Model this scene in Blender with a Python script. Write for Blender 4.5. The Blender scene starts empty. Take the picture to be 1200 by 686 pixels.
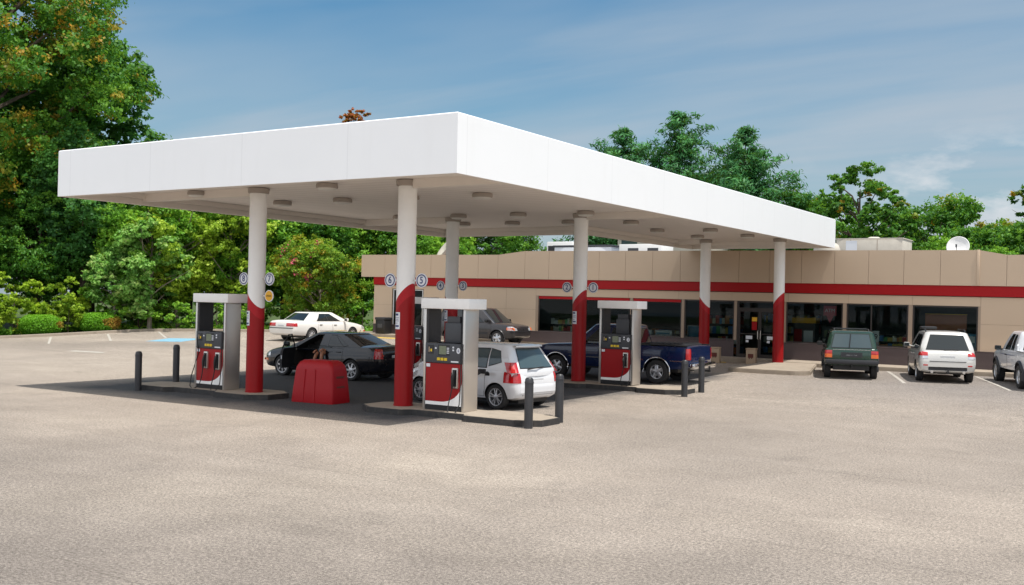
import bpy, bmesh, math, random
import numpy as np
from mathutils import Vector, Matrix

scene = bpy.context.scene
COL = scene.collection
R = math.radians
PI = math.pi
random.seed(7)
RNG = np.random.default_rng(11)

# ------------------------------------------------------------------ helpers
def sm(a, b, t):
    t = np.clip((np.asarray(t, float) - a) / (b - a), 0, 1)
    return t * t * (3 - 2 * t)

def zg(x, y):
    """gentle grade of the lot: it climbs towards the store and its left end"""
    return .18 * sm(7, 22, y) + .36 * (1 - sm(-15, -4, x)) * sm(11, 26, y)

def tag(o, label=None, cat=None, group=None, kind=None):
    if label: o['label'] = label
    if cat: o['category'] = cat
    if group: o['group'] = group
    if kind: o['kind'] = kind
    return o

def thing(name, label, cat, loc=(0, 0, 0), rotz=0., group=None, rot=None):
    o = bpy.data.objects.new(name, None)
    COL.objects.link(o)
    o.empty_display_size = .2
    o.location = loc
    o.rotation_euler = rot if rot else (0, 0, rotz)
    return tag(o, label, cat, group)

def copy_tree(o, parent=None):
    c = o.copy()
    COL.objects.link(c)
    if parent is not None:
        c.parent = parent
        c.matrix_parent_inverse = o.matrix_parent_inverse.copy()
    for ch in list(o.children):
        copy_tree(ch, c)
    return c

def link_mesh(name, me, parent=None, loc=None):
    o = bpy.data.objects.new(name, me)
    COL.objects.link(o)
    if parent is not None: o.parent = parent
    if loc is not None: o.location = loc
    return o

class MB:
    """collects faces and links them as one mesh object"""
    def __init__(s):
        s.v = []; s.f = []; s.m = []; s.sm = []
    def add(s, verts, faces, m=0, smooth=False):
        b = len(s.v)
        s.v += [tuple(map(float, p)) for p in verts]
        for f in faces:
            s.f.append(tuple(b + i for i in f)); s.m.append(m); s.sm.append(smooth)
        return s
    def box(s, a, b, m=0, M=None):
        (x0, y0, z0), (x1, y1, z1) = a, b
        vs = [(x0,y0,z0),(x1,y0,z0),(x1,y1,z0),(x0,y1,z0),(x0,y0,z1),(x1,y0,z1),(x1,y1,z1),(x0,y1,z1)]
        if M is not None: vs = [M @ Vector(p) for p in vs]
        return s.add(vs, [(0,3,2,1),(4,5,6,7),(0,1,5,4),(1,2,6,5),(2,3,7,6),(3,0,4,7)], m)
    def bbox(s, a, b, bev=.01, m=0, M=None, seg=2):
        """box with rounded edges"""
        bm = bmesh.new()
        bmesh.ops.create_cube(bm, size=1)
        for v in bm.verts:
            v.co = Vector([a[i] + (v.co[i] + .5) * (b[i] - a[i]) for i in range(3)])
        bmesh.ops.bevel(bm, geom=bm.edges[:], offset=bev, segments=seg, affect='EDGES', profile=.5)
        s.bm(bm, m, M, smooth=True)
        return s
    def bm(s, bm, m=0, M=None, smooth=False):
        bm.verts.ensure_lookup_table()
        vs = [v.co.copy() for v in bm.verts]
        if M is not None: vs = [M @ v for v in vs]
        for i, v in enumerate(bm.verts): v.index = i
        s.add(vs, [tuple(v.index for v in f.verts) for f in bm.faces], m, smooth)
        bm.free()
        return s
    def tube(s, pts, r, n=8, m=0, cap=True, smooth=True):
        """round tube along points; r is a number or one per point"""
        pts = [Vector(p) for p in pts]
        rs = r if isinstance(r, (list, tuple)) else [r] * len(pts)
        rings = []
        up = None
        for i, p in enumerate(pts):
            t = (pts[min(i + 1, len(pts) - 1)] - pts[max(i - 1, 0)])
            if t.length < 1e-9: t = Vector((0, 0, 1))
            t.normalize()
            if up is None:
                up = Vector((1, 0, 0)) if abs(t.x) < .8 else Vector((0, 1, 0))
            a = t.cross(up)
            if a.length < 1e-6: a = t.cross(Vector((0, 1, 0)))
            a.normalize(); b = t.cross(a); up = -b if False else up
            rings.append([p + (a * math.cos(2*PI*k/n) + b * math.sin(2*PI*k/n)) * rs[i] for k in range(n)])
        vs = [q for ring in rings for q in ring]
        fs = []
        for i in range(len(pts) - 1):
            for k in range(n):
                k2 = (k + 1) % n
                fs.append((i*n+k, i*n+k2, (i+1)*n+k2, (i+1)*n+k))
        s.add(vs, fs, m, smooth)
        if cap:
            b = len(s.v) - len(vs)
            s.f.append(tuple(b + k for k in range(n))[::-1]); s.m.append(m); s.sm.append(False)
            s.f.append(tuple(b + (len(pts)-1)*n + k for k in range(n))); s.m.append(m); s.sm.append(False)
        return s
    def lathe(s, prof, n=24, m=0, M=None, smooth=True, close=False, a0=0, a1=2*PI):
        """prof: (r, z) pairs spun about z"""
        full = abs(a1 - a0 - 2*PI) < 1e-6
        na = n if full else n + 1
        vs = []
        for (r, z) in prof:
            for k in range(na):
                a = a0 + (a1 - a0) * k / n
                vs.append(Vector((r*math.cos(a), r*math.sin(a), z)))
        if M is not None: vs = [M @ v for v in vs]
        fs = []
        np_ = len(prof)
        for i in range(np_ if close else np_ - 1):
            j = (i + 1) % np_
            for k in range(n):
                k2 = (k + 1) % na
                fs.append((i*na+k, i*na+k2, j*na+k2, j*na+k))
        return s.add(vs, fs, m, smooth)
    def prism(s, poly, z0, z1, m=0, M=None, mtop=None):
        n = len(poly)
        vs = [(p[0], p[1], z0) for p in poly] + [(p[0], p[1], z1) for p in poly]
        if M is not None: vs = [M @ Vector(v) for v in vs]
        s.add(vs, [tuple(range(n))[::-1]] + [(i, (i+1) % n, n + (i+1) % n, n + i) for i in range(n)], m)
        b = len(s.v) - 2*n
        s.f.append(tuple(b + n + i for i in range(n))); s.m.append(m if mtop is None else mtop); s.sm.append(False)
        return s
    def grid(s, P, m=0, smooth=True, flip=False):
        """P: rows of points"""
        h, w = len(P), len(P[0])
        fs = []
        for i in range(h - 1):
            for j in range(w - 1):
                f = (i*w+j, i*w+j+1, (i+1)*w+j+1, (i+1)*w+j)
                fs.append(f[::-1] if flip else f)
        return s.add([p for r in P for p in r], fs, m, smooth)
    def mesh(s, name, mats):
        me = bpy.data.meshes.new(name)
        me.from_pydata(s.v, [], s.f)
        for m in (mats if isinstance(mats, (list, tuple)) else [mats]): me.materials.append(m)
        me.polygons.foreach_set('material_index', s.m)
        me.polygons.foreach_set('use_smooth', s.sm)
        me.update()
        if any(s.sm): me.set_sharp_from_angle(angle=R(38))
        return me
    def build(s, name, mats, parent=None, loc=None):
        return link_mesh(name, s.mesh(name, mats), parent, loc)

# ------------------------------------------------------------------ materials
class NT:
    def __init__(s, tree):
        s.t = tree; s.n = tree.nodes; s.l = tree.links
    def node(s, typ, **kw):
        n = s.n.new(typ)
        ins = kw.pop('ins', {})
        for k, v in kw.items(): setattr(n, k, v)
        for k, v in ins.items():
            if isinstance(v, bpy.types.NodeSocket): s.l.new(v, n.inputs[k])
            else: n.inputs[k].default_value = v
        return n
    def noise(s, vec, scale, detail=4, rough=.55, dist=0.):
        return s.node('ShaderNodeTexNoise', ins={'Vector': vec, 'Scale': scale, 'Detail': detail, 'Roughness': rough, 'Distortion': dist}).outputs['Fac']
    def ramp(s, fac, stops, interp='LINEAR'):
        n = s.node('ShaderNodeValToRGB', ins={'Fac': fac})
        n.color_ramp.interpolation = interp
        e = n.color_ramp.elements
        while len(e) < len(stops): e.new(.5)
        for i, (p, c) in enumerate(stops):
            e[i].position = p
            e[i].color = (c, c, c, 1) if isinstance(c, (int, float)) else (*c, 1)
        return n.outputs['Color']
    def mix(s, fac, a, b, mode='MIX'):
        n = s.node('ShaderNodeMix', data_type='RGBA', blend_type=mode)
        for k, v in ((0, fac), (6, a), (7, b)):
            if isinstance(v, bpy.types.NodeSocket): s.l.new(v, n.inputs[k])
            elif k == 0: n.inputs[k].default_value = v
            else: n.inputs[k].default_value = (*v, 1) if len(v) == 3 else v
        return n.outputs[2]
    def math(s, op, a, b=0., c=0.):
        n = s.node('ShaderNodeMath', operation=op)
        for k, v in ((0, a), (1, b), (2, c)):
            if isinstance(v, bpy.types.NodeSocket): s.l.new(v, n.inputs[k])
            else: n.inputs[k].default_value = v
        return n.outputs[0]
    def bump(s, h, strength=.3, dist=.01):
        return s.node('ShaderNodeBump', ins={'Height': h, 'Strength': strength, 'Distance': dist}).outputs['Normal']

def new_mat(name):
    m = bpy.data.materials.new(name)
    m.use_nodes = True
    m.node_tree.nodes.clear()
    nt = NT(m.node_tree)
    out = nt.node('ShaderNodeOutputMaterial')
    return m, nt, out

def pmat(name, col, rough=.5, metal=0., coat=0., var=.08, vscale=3., dirt=.0, bump=0., bscale=60., spec=.5, emit=None):
    """painted or plain surface with a little unevenness and grime low down"""
    m, nt, out = new_mat(name)
    tc = nt.node('ShaderNodeTexCoord').outputs['Object']
    n1 = nt.noise(tc, vscale, 5)
    c = nt.mix(n1, tuple(x * (1 - var) for x in col), tuple(min(1, x * (1 + var)) for x in col))
    rr = nt.math('MULTIPLY_ADD', nt.noise(tc, vscale * 4, 3), .16, max(0, rough - .08))
    if dirt > 0:
        n2 = nt.ramp(nt.noise(tc, vscale * 1.7, 6, .65), [(.48, 0.), (.75, 1.)])
        c = nt.mix(nt.math('MULTIPLY', n2, dirt), c, (.16, .13, .10))
    b = nt.node('ShaderNodeBsdfPrincipled', ins={'Base Color': c, 'Roughness': rr, 'Metallic': metal, 'Coat Weight': coat, 'Coat Roughness': .03, 'Specular IOR Level': spec})
    if bump > 0:
        nt.l.new(nt.bump(nt.noise(tc, bscale, 3), bump, .01), b.inputs['Normal'])
    if emit:
        b.inputs['Emission Color'].default_value = (*emit[0], 1); b.inputs['Emission Strength'].default_value = emit[1]
    nt.l.new(b.outputs[0], out.inputs[0])
    return m

MT = {}
def M_(k): return MT[k]
MT['white_fascia'] = pmat('white_fascia', (.88, .885, .89), .35, var=.012, vscale=.6)
def fascia_mat():
    m, nt, out = new_mat('white_fascia')
    pos = nt.node('ShaderNodeNewGeometry').outputs['Position']
    sep = nt.node('ShaderNodeSeparateXYZ', ins={0: pos})
    f = nt.math('FRACT', nt.math('MULTIPLY', nt.math('ADD', sep.outputs[0], sep.outputs[1]), .328))
    seam = nt.ramp(f, [(.0, 1.), (.005, 0.), (.995, 0.), (1., 1.)])
    st = nt.noise(nt.node('ShaderNodeMapping', ins={'Vector': pos, 'Scale': (2.2, 2.2, .25)}).outputs[0], 1., 5, .6)
    c = nt.mix(nt.noise(pos, .35, 4), (.86, .865, .87), (.90, .905, .91))
    c = nt.mix(nt.math('MULTIPLY', nt.ramp(st, [(.55, 0.), (.8, 1.)]), .10), c, (.62, .60, .56))
    c = nt.mix(nt.math('MULTIPLY', seam, .22), c, (.45, .45, .45))
    b = nt.node('ShaderNodeBsdfPrincipled', ins={'Base Color': c, 'Roughness': .38, 'Normal': nt.bump(nt.noise(pos, .8, 2), .12, .05)})
    nt.l.new(b.outputs[0], out.inputs[0])
    return m
MT['white_fascia'] = fascia_mat()
MT['white_paint'] = pmat('white_paint', (.92, .91, .89), .45, var=.03, dirt=.06, vscale=2)
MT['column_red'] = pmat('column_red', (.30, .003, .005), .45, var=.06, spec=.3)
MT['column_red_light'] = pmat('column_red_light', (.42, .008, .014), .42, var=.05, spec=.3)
MT['red_plastic'] = pmat('red_plastic', (.34, .003, .008), .45, spec=.35, var=.07, bump=.12, bscale=40)
MT['pump_red'] = pmat('pump_red', (.32, .003, .005), .35, var=.05, spec=.35)
MT['steel'] = pmat('steel', (.62, .585, .54), .34, metal=.8, var=.14, vscale=.9)
MT['chrome'] = pmat('chrome', (.75, .75, .76), .12, metal=1., var=.04)
MT['dark_plastic'] = pmat('dark_plastic', (.022, .023, .027), .45, var=.15)
MT['grey_plastic'] = pmat('grey_plastic', (.055, .058, .066), .5, var=.12)
MT['black'] = pmat('black', (.012, .012, .013), .5, var=.2)
MT['rubber'] = pmat('rubber', (.020, .020, .021), .75, var=.25, vscale=8)
MT['bollard'] = pmat('bollard', (.030, .031, .035), .42, var=.25, vscale=5, dirt=.12)
MT['curb_black'] = pmat('curb_black', (.030, .029, .029), .7, var=.3, vscale=5, dirt=.30)
MT['rim'] = pmat('rim', (.55, .56, .58), .28, metal=.7, var=.06)
MT['rim_dark'] = pmat('rim_dark', (.06, .06, .065), .5, metal=.3)
MT['tail_red'] = pmat('tail_red', (.45, .008, .010), .12, var=.15, vscale=30, coat=1.)
MT['tail_orange'] = pmat('tail_orange', (.75, .14, .02), .15, coat=1.)
MT['lens_clear'] = pmat('lens_clear', (.70, .72, .74), .08, metal=.5, coat=1., var=.15, vscale=25)
MT['lamp_housing'] = pmat('lamp_housing', (.36, .31, .27), .5, var=.1)
MT['lamp_lens'] = pmat('lamp_lens', (.75, .73, .68), .35, var=.06)
MT['plate'] = pmat('plate', (.55, .56, .57), .4, var=.12, vscale=20)
MT['sticker'] = pmat('sticker', (.74, .76, .80), .5, var=.04)
MT['sign_blue'] = pmat('sign_blue', (.020, .035, .16), .4)
MT['sign_yellow'] = pmat('sign_yellow', (.80, .42, .02), .4)
MT['btn_yellow'] = pmat('btn_yellow', (.75, .52, .02), .4)
MT['screen'] = pmat('screen', (.17, .20, .13), .15, var=.3, vscale=40, coat=1.)
MT['seat'] = pmat('seat', (.035, .033, .032), .7)
MT['tan_box'] = pmat('tan_box', (.42, .31, .21), .7, var=.12)
MT['emblem'] = pmat('emblem', (.12, .03, .02), .7)
MT['hvac'] = pmat('hvac', (.60, .55, .47), .6, var=.08, dirt=.2, vscale=1.5)
MT['dish'] = pmat('dish', (.80, .79, .77), .5, var=.04)
MT['blossom'] = pmat('blossom', (.55, .10, .14), .6)
MT['skin'] = pmat('skin', (.46, .20, .11), .5, var=.08)
MT['cloth_dark'] = pmat('cloth_dark', (.014, .018, .028), .8)
MT['hair'] = pmat('hair', (.015, .010, .008), .6)
MT['shoe'] = pmat('shoe', (.30, .30, .30), .6)
MT['line_white'] = pmat('line_white', (.47, .44, .39), .8, var=.25, vscale=5, dirt=.8)
MT['line_yellow'] = pmat('line_yellow', (.55, .37, .07), .75, var=.15, vscale=6, dirt=.35)
MT['line_blue'] = pmat('line_blue', (.20, .42, .55), .8, var=.3, vscale=4, dirt=.6)

def car_paint(name, col, metal=0., rough=.25, dirt=.06, coat=.8, spec=.4):
    return pmat(name, col, rough, metal=metal, coat=coat, spec=spec, var=.03, vscale=1.2, dirt=dirt)
MT['p_white'] = car_paint('p_white', (.72, .73, .75))
MT['p_pearl'] = car_paint('p_pearl', (.64, .63, .60), .2, .3)
MT['p_cream'] = car_paint('p_cream', (.76, .74, .70))
MT['p_black'] = car_paint('p_black', (.004, .005, .009), coat=.9, spec=.2)
MT['p_navy'] = car_paint('p_navy', (.004, .013, .056), coat=.8, spec=.25)
MT['p_green'] = car_paint('p_green', (.012, .045, .028), .2)
MT['p_grey'] = car_paint('p_grey', (.034, .031, .033), .2, .3)

def glass_mat(name, tint, trans=.15, rough=.02):
    m, nt, out = new_mat(name)
    b = nt.node('ShaderNodeBsdfPrincipled', ins={'Base Color': (*tint, 1), 'Roughness': rough, 'Specular IOR Level': .62})
    t = nt.node('ShaderNodeBsdfTransparent', ins={'Color': (.80, .86, .84, 1)})
    fr = nt.node('ShaderNodeFresnel', ins={'IOR': 1.5}).outputs[0]
    f = nt.math('MULTIPLY', nt.math('SUBTRACT', 1., fr), trans)
    mx = nt.node('ShaderNodeMixShader', ins={0: f, 1: b.outputs[0], 2: t.outputs[0]})
    nt.l.new(mx.outputs[0], out.inputs[0])
    return m
MT['glass_car'] = glass_mat('glass_car', (.012, .018, .020), 0.)
MT['glass_light'] = glass_mat('glass_light', (.055, .085, .095), 0.)
MT['glass_store'] = glass_mat('glass_store', (.006, .012, .011), .90, .015)

def ground_mat():
    m, nt, out = new_mat('asphalt')
    pos = nt.node('ShaderNodeNewGeometry').outputs['Position']
    big = nt.noise(pos, .09, 5, .6, .6)
    mid = nt.noise(pos, .55, 6, .65, .4)
    # long faint drag marks of traffic
    mp = nt.node('ShaderNodeMapping', ins={'Vector': pos, 'Rotation': (0, 0, .35), 'Scale': (.07, 1.6, 1)}).outputs[0]
    streak = nt.noise(mp, 1.0, 7, .68, .25)
    grain = nt.noise(pos, 30., 3, .75)
    fine = nt.noise(pos, 120., 2, .7)
    sep = nt.node('ShaderNodeSeparateXYZ', ins={0: pos})
    # worn paler towards the left lot and the pumps, greyer near the stalls on the right
    c = nt.ramp(big, [(.30, (.232, .200, .170)), (.52, (.305, .261, .219)), (.72, (.375, .322, .264))])
    rgt = nt.node('ShaderNodeMapRange', ins={'Value': nt.math('ADD', sep.outputs[0], nt.math('MULTIPLY', mid, 4.)), 'From Min': 1., 'From Max': 8.}).outputs[0]
    back = nt.node('ShaderNodeMapRange', ins={'Value': nt.math('ADD', sep.outputs[1], nt.math('MULTIPLY', big, 8.)), 'From Min': 14., 'From Max': 21.}).outputs[0]
    c = nt.mix(nt.math('MULTIPLY', nt.math('MULTIPLY', rgt, back), .85), c, (.205, .184, .168))
    front = nt.node('ShaderNodeMapRange', ins={'Value': nt.math('ADD', sep.outputs[1], nt.math('MULTIPLY', mid, 5.)), 'From Min': -1., 'From Max': -11.}).outputs[0]
    c = nt.mix(nt.math('MULTIPLY', front, .85), c, (.168, .147, .130))  # vignette painted into the asphalt colour, darker towards the foreground
    c = nt.mix(.24, c, nt.ramp(streak, [(.3, (.70, .68, .66)), (.6, (1., 1., 1.)), (.8, (1.12, 1.11, 1.08))]), 'MULTIPLY')
    c = nt.mix(.42, c, nt.ramp(mid, [(.3, (.70, .69, .68)), (.65, (1.1, 1.1, 1.1))]), 'MULTIPLY')
    c = nt.mix(.55, c, nt.ramp(nt.noise(pos, 11., 5, .75), [(.34, .70), (.5, 1.), (.66, 1.27)]), 'MULTIPLY')
    # canopy shadow deepened by a dark bluish tone painted into the asphalt
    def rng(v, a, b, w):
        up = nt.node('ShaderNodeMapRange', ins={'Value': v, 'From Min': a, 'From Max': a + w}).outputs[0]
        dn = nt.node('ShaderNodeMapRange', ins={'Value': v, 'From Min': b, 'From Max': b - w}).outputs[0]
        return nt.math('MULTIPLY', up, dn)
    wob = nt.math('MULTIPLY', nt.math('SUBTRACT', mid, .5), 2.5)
    canopy_shade = nt.math('MULTIPLY', rng(nt.math('ADD', sep.outputs[0], wob), -13.6, -.0, 1.4), rng(nt.math('ADD', sep.outputs[1], wob), -1.0, 18., 1.4))
    c = nt.mix(nt.math('MULTIPLY', canopy_shade, .92), c, (.050, .054, .060))
    # oil spots
    oil = nt.ramp(nt.noise(pos, .8, 3, .5, .8), [(.63, 0.), (.74, 1.)])
    c = nt.mix(nt.math('MULTIPLY', oil, .20), c, (.075, .068, .062))
    # a few long seams where the lot was laid in strips
    wv = nt.math('ADD', nt.math('ADD', sep.outputs[1], nt.math('MULTIPLY', sep.outputs[0], .06)), nt.math('MULTIPLY', nt.noise(pos, .35, 4), .5))
    fr = nt.math('FRACT', nt.math('MULTIPLY', wv, .19))
    seam = nt.math('MULTIPLY', nt.ramp(fr, [(.0, 1.), (.006, 0.)]), nt.ramp(nt.noise(pos, .12, 3), [(.45, 0.), (.55, 1.)]))
    c = nt.mix(nt.math('MULTIPLY', seam, .6), c, (.10, .085, .07))
    g = nt.ramp(grain, [(.36, .30), (.5, 1.), (.64, 1.75)])
    c = nt.mix(.62, c, g, 'MULTIPLY')
    c = nt.mix(.65, c, nt.ramp(fine, [(.38, .35), (.62, 1.65)]), 'MULTIPLY')
    b = nt.node('ShaderNodeBsdfPrincipled', ins={'Base Color': c, 'Roughness': .9, 'Specular IOR Level': .25})
    h = nt.math('ADD', nt.math('MULTIPLY', grain, .6), fine)
    nt.l.new(nt.bump(h, .5, .006), b.inputs['Normal'])
    nt.l.new(b.outputs[0], out.inputs[0])
    return m
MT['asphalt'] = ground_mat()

def conc_mat(name, c0, c1, scale=1.5):
    m, nt, out = new_mat(name)
    pos = nt.node('ShaderNodeNewGeometry').outputs['Position']
    a = nt.noise(pos, scale, 6, .65, .3); f = nt.noise(pos, 60, 3, .7)
    c = nt.mix(a, c0, c1)
    c = nt.mix(.4, c, nt.ramp(f, [(.3, .7), (.7, 1.25)]), 'MULTIPLY')
    st = nt.ramp(nt.noise(pos, scale * 2.2, 4, .6, .6), [(.55, 0.), (.75, 1.)])
    c = nt.mix(nt.math('MULTIPLY', st, .35), c, (.10, .085, .07))
    b = nt.node('ShaderNodeBsdfPrincipled', ins={'Base Color': c, 'Roughness': .88, 'Specular IOR Level': .25, 'Normal': nt.bump(f, .35, .006)})
    nt.l.new(b.outputs[0], out.inputs[0])
    return m
MT['concrete'] = conc_mat('concrete', (.26, .22, .18), (.44, .37, .29))
MT['grass'] = conc_mat('grass', (.030, .062, .012), (.085, .115, .025), .8)
MT['wall_panel'] = pmat('wall_panel', (.54, .41, .292), .8, var=.05, vscale=.5, bump=.1, bscale=90)
MT['parapet'] = pmat('parapet', (.52, .395, .282), .8, var=.05, vscale=.4, dirt=.05, bump=.1, bscale=90)
MT['wall_base'] = conc_mat('wall_base', (.085, .066, .068), (.11, .085, .085), 1.)
MT['stripe_red'] = pmat('stripe_red', (.34, .003, .005), .45, var=.05, spec=.25)
MT['frame_dark'] = pmat('frame_dark', (.05, .042, .038), .4, metal=.4)
MT['frame_tan'] = pmat('frame_tan', (.34, .25, .18), .5)
MT['frame_white'] = pmat('frame_white', (.55, .56, .56), .4)
MT['roofing'] = pmat('roofing', (.20, .19, .18), .9)
MT['interior'] = pmat('interior', (.10, .095, .085), .8)
MT['interior_floor'] = pmat('interior_floor', (.22, .20, .17), .3)

def soffit_mat():
    m, nt, out = new_mat('soffit')
    tc = nt.node('ShaderNodeNewGeometry').outputs['Position']
    sep = nt.node('ShaderNodeSeparateXYZ', ins={0: tc})
    w = nt.math('FRACT', nt.math('MULTIPLY', sep.outputs[1], 2.5))
    groove = nt.ramp(w, [(.0, 0.), (.05, 1.), (.95, 1.), (1., 0.)])
    c = nt.mix(nt.noise(tc, .8, 5), (.86, .80, .74), (.93, .87, .81))
    c = nt.mix(groove, (.56, .50, .46), c)
    b = nt.node('ShaderNodeBsdfPrincipled', ins={'Base Color': c, 'Roughness': .55, 'Normal': nt.bump(groove, .4, .01)})
    nt.l.new(b.outputs[0], out.inputs[0])
    return m
MT['soffit'] = soffit_mat()
MT['canopy_beam'] = pmat('canopy_beam', (.78, .72, .66), .5, var=.04)

def leaf_mat(name, dark, mid, light, autumn=(.55, .20, .02), transl=.42):
    m, nt, out = new_mat(name)
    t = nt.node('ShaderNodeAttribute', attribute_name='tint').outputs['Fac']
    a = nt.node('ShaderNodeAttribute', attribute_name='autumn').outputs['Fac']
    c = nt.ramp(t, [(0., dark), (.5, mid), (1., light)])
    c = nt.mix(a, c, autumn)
    b = nt.node('ShaderNodeBsdfPrincipled', ins={'Base Color': c, 'Roughness': .55, 'Specular IOR Level': .35})
    c2 = nt.mix(.5, c, (.25, .42, .02))
    tr = nt.node('ShaderNodeBsdfTranslucent', ins={'Color': c2})
    mx = nt.node('ShaderNodeMixShader', ins={0: transl, 1: b.outputs[0], 2: tr.outputs[0]})
    nt.l.new(mx.outputs[0], out.inputs[0])
    return m
MT['leaf_oak'] = leaf_mat('leaf_oak', (0.029, 0.114, 0.016), (0.084, 0.257, 0.028), (0.227, 0.450, 0.050), (.66, .28, .02))
MT['leaf_deep'] = leaf_mat('leaf_deep', (0.021, 0.093, 0.023), (0.059, 0.202, 0.042), (0.138, 0.363, 0.060))
MT['leaf_fresh'] = leaf_mat('leaf_fresh', (0.059, 0.193, 0.017), (0.181, 0.427, 0.034), (0.447, 0.700, 0.077), (0.554, 0.700, 0.052))
MT['leaf_lime'] = leaf_mat('leaf_lime', (0.102, 0.225, 0.017), (0.360, 0.535, 0.034), (0.554, 0.700, 0.086), (0.554, 0.700, 0.034))
MT['leaf_silver'] = leaf_mat('leaf_silver', (0.069, 0.213, 0.042), (0.241, 0.513, 0.095), (0.554, 0.700, 0.240))
MT['leaf_crape'] = leaf_mat('leaf_crape', (0.062, 0.172, 0.017), (0.206, 0.374, 0.031), (0.499, 0.577, 0.048), (0.660, 0.318, 0.023))
MT['leaf_hedge'] = leaf_mat('leaf_hedge', (0.059, 0.194, 0.010), (0.168, 0.433, 0.022), (0.319, 0.638, 0.045), (.55, .22, .05))
MT['leaf_pine'] = leaf_mat('leaf_pine', (0.015, 0.085, 0.025), (0.044, 0.199, 0.055), (0.109, 0.342, 0.090), transl=.25)
MT['leaf_red'] = leaf_mat('leaf_red', (0.205, 0.037, 0.017), (0.449, 0.094, 0.034), (0.660, 0.187, 0.052))
MT['bark'] = pmat('bark', (.085, .062, .045), .9, var=.35, vscale=4, bump=.5, bscale=14)
MT['bark_pale'] = pmat('bark_pale', (.26, .22, .17), .9, var=.3, vscale=4)

# ------------------------------------------------------------------ world, sun, camera
SUN = Vector((.355, -.05, 1.)).normalized()
elev = math.asin(SUN.z); az = math.atan2(SUN.x, SUN.y)     # azimuth clockwise from +y
w = bpy.data.worlds.new('World'); scene.world = w; w.use_nodes = True
w.node_tree.nodes.clear(); nt = NT(w.node_tree)
wout = nt.node('ShaderNodeOutputWorld')
sky = nt.node('ShaderNodeTexSky', sky_type='NISHITA')
sky.sun_disc = False; sky.sun_elevation = elev; sky.sun_rotation = az
sky.air_density = 1.3; sky.dust_density = 1.2; sky.ozone_density = 2.2; sky.altitude = 200
SKY_S = .15
gen = nt.node('ShaderNodeTexCoord').outputs['Generated']
sepw = nt.node('ShaderNodeSeparateXYZ', ins={0: gen})
# project the view direction onto a cloud layer so that clouds flatten towards the horizon
zc = nt.math('MAXIMUM', nt.math('ADD', sepw.outputs[2], .09), .02)
cl = nt.node('ShaderNodeCombineXYZ', ins={0: nt.math('DIVIDE', sepw.outputs[0], zc), 1: nt.math('DIVIDE', sepw.outputs[1], zc), 2: 0.}).outputs[0]
# long thin veils, fanned across the view, over broader grey masses
mp = nt.node('ShaderNodeMapping', ins={'Vector': cl, 'Rotation': (0, 0, R(64)), 'Scale': (.26, .90, 1), 'Location': (3.1, 1.2, 0)}).outputs[0]
n1 = nt.noise(mp, 1.0, 7, .50, .35)
n2 = nt.noise(nt.node('ShaderNodeMapping', ins={'Vector': cl, 'Rotation': (0, 0, R(50)), 'Scale': (.20, .42, 1), 'Location': (.4, 5.3, 0)}).outputs[0], 1.0, 5, .5, .3)
streak = nt.ramp(n1, [(.40, 0.), (.58, 1.)])
mass = nt.ramp(n2, [(.40, 0.), (.56, 1.)])
cover = nt.math('MINIMUM', nt.math('ADD', nt.math('MULTIPLY', streak, .62), nt.math('MULTIPLY', mass, .50)), .96)
lowlight = nt.node('ShaderNodeMapRange', ins={'Value': sepw.outputs[2], 'From Min': 0., 'From Max': .30}).outputs[0]
cloudc = nt.mix(lowlight, (3.5, 3.9, 4.35), (2.85, 3.40, 3.98))
skyc = nt.mix(.95, sky.outputs[0], (.36, .60, .70), 'MULTIPLY')
c = nt.mix(nt.math('MULTIPLY', cover, .90), skyc, cloudc)
# haze thickens towards the horizon
haze = nt.node('ShaderNodeMapRange', ins={'Value': sepw.outputs[2], 'From Min': .16, 'From Max': .0}).outputs[0]
c = nt.mix(nt.math('MULTIPLY', haze, .5), c, (3.0, 3.5, 4.0))
# a small cumulus bank low on the right
cum = nt.noise(nt.node('ShaderNodeMapping', ins={'Vector': gen, 'Scale': (9, 9, 22)}).outputs[0], 1.0, 6, .58)
band = nt.math('MULTIPLY', nt.node('ShaderNodeMapRange', ins={'Value': sepw.outputs[2], 'From Min': .05, 'From Max': .09}).outputs[0], nt.node('ShaderNodeMapRange', ins={'Value': sepw.outputs[2], 'From Min': .17, 'From Max': .12}).outputs[0])
cmask = nt.math('MULTIPLY', nt.ramp(cum, [(.46, 0.), (.58, 1.)]), band)
side = nt.node('ShaderNodeMapRange', ins={'Value': sepw.outputs[0], 'From Min': -.30, 'From Max': -.17}).outputs[0]
c = nt.mix(nt.math('MULTIPLY', nt.math('MULTIPLY', cmask, side), .75), c, (5.0, 5.15, 5.35))
# unseen bright clouds added behind the camera as fill light for upright faces
bn = nt.noise(nt.node('ShaderNodeMapping', ins={'Vector': cl, 'Scale': (.55, .55, 1)}).outputs[0], 1.0, 6, .55)
back = nt.node('ShaderNodeMapRange', ins={'Value': sepw.outputs[1], 'From Min': .20, 'From Max': -.30}).outputs[0]
bcol = nt.mix(nt.ramp(bn, [(.36, 0.), (.56, 1.)]), (3.4, 4.5, 6.0), (8.4, 8.5, 8.8))
c = nt.mix(nt.math('MULTIPLY', back, .95), c, bcol)
bg = nt.node('ShaderNodeBackground', ins={'Color': c, 'Strength': SKY_S})
nt.l.new(bg.outputs[0], wout.inputs[0])

sun = bpy.data.lights.new('sun', 'SUN'); sun.energy = 5.0; sun.angle = R(.55); sun.color = (1., .955, .89)
so = bpy.data.objects.new('sun', sun); COL.objects.link(so)
so.rotation_euler = SUN.to_track_quat('Z', 'Y').to_euler(); so.location = SUN * 60

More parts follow.
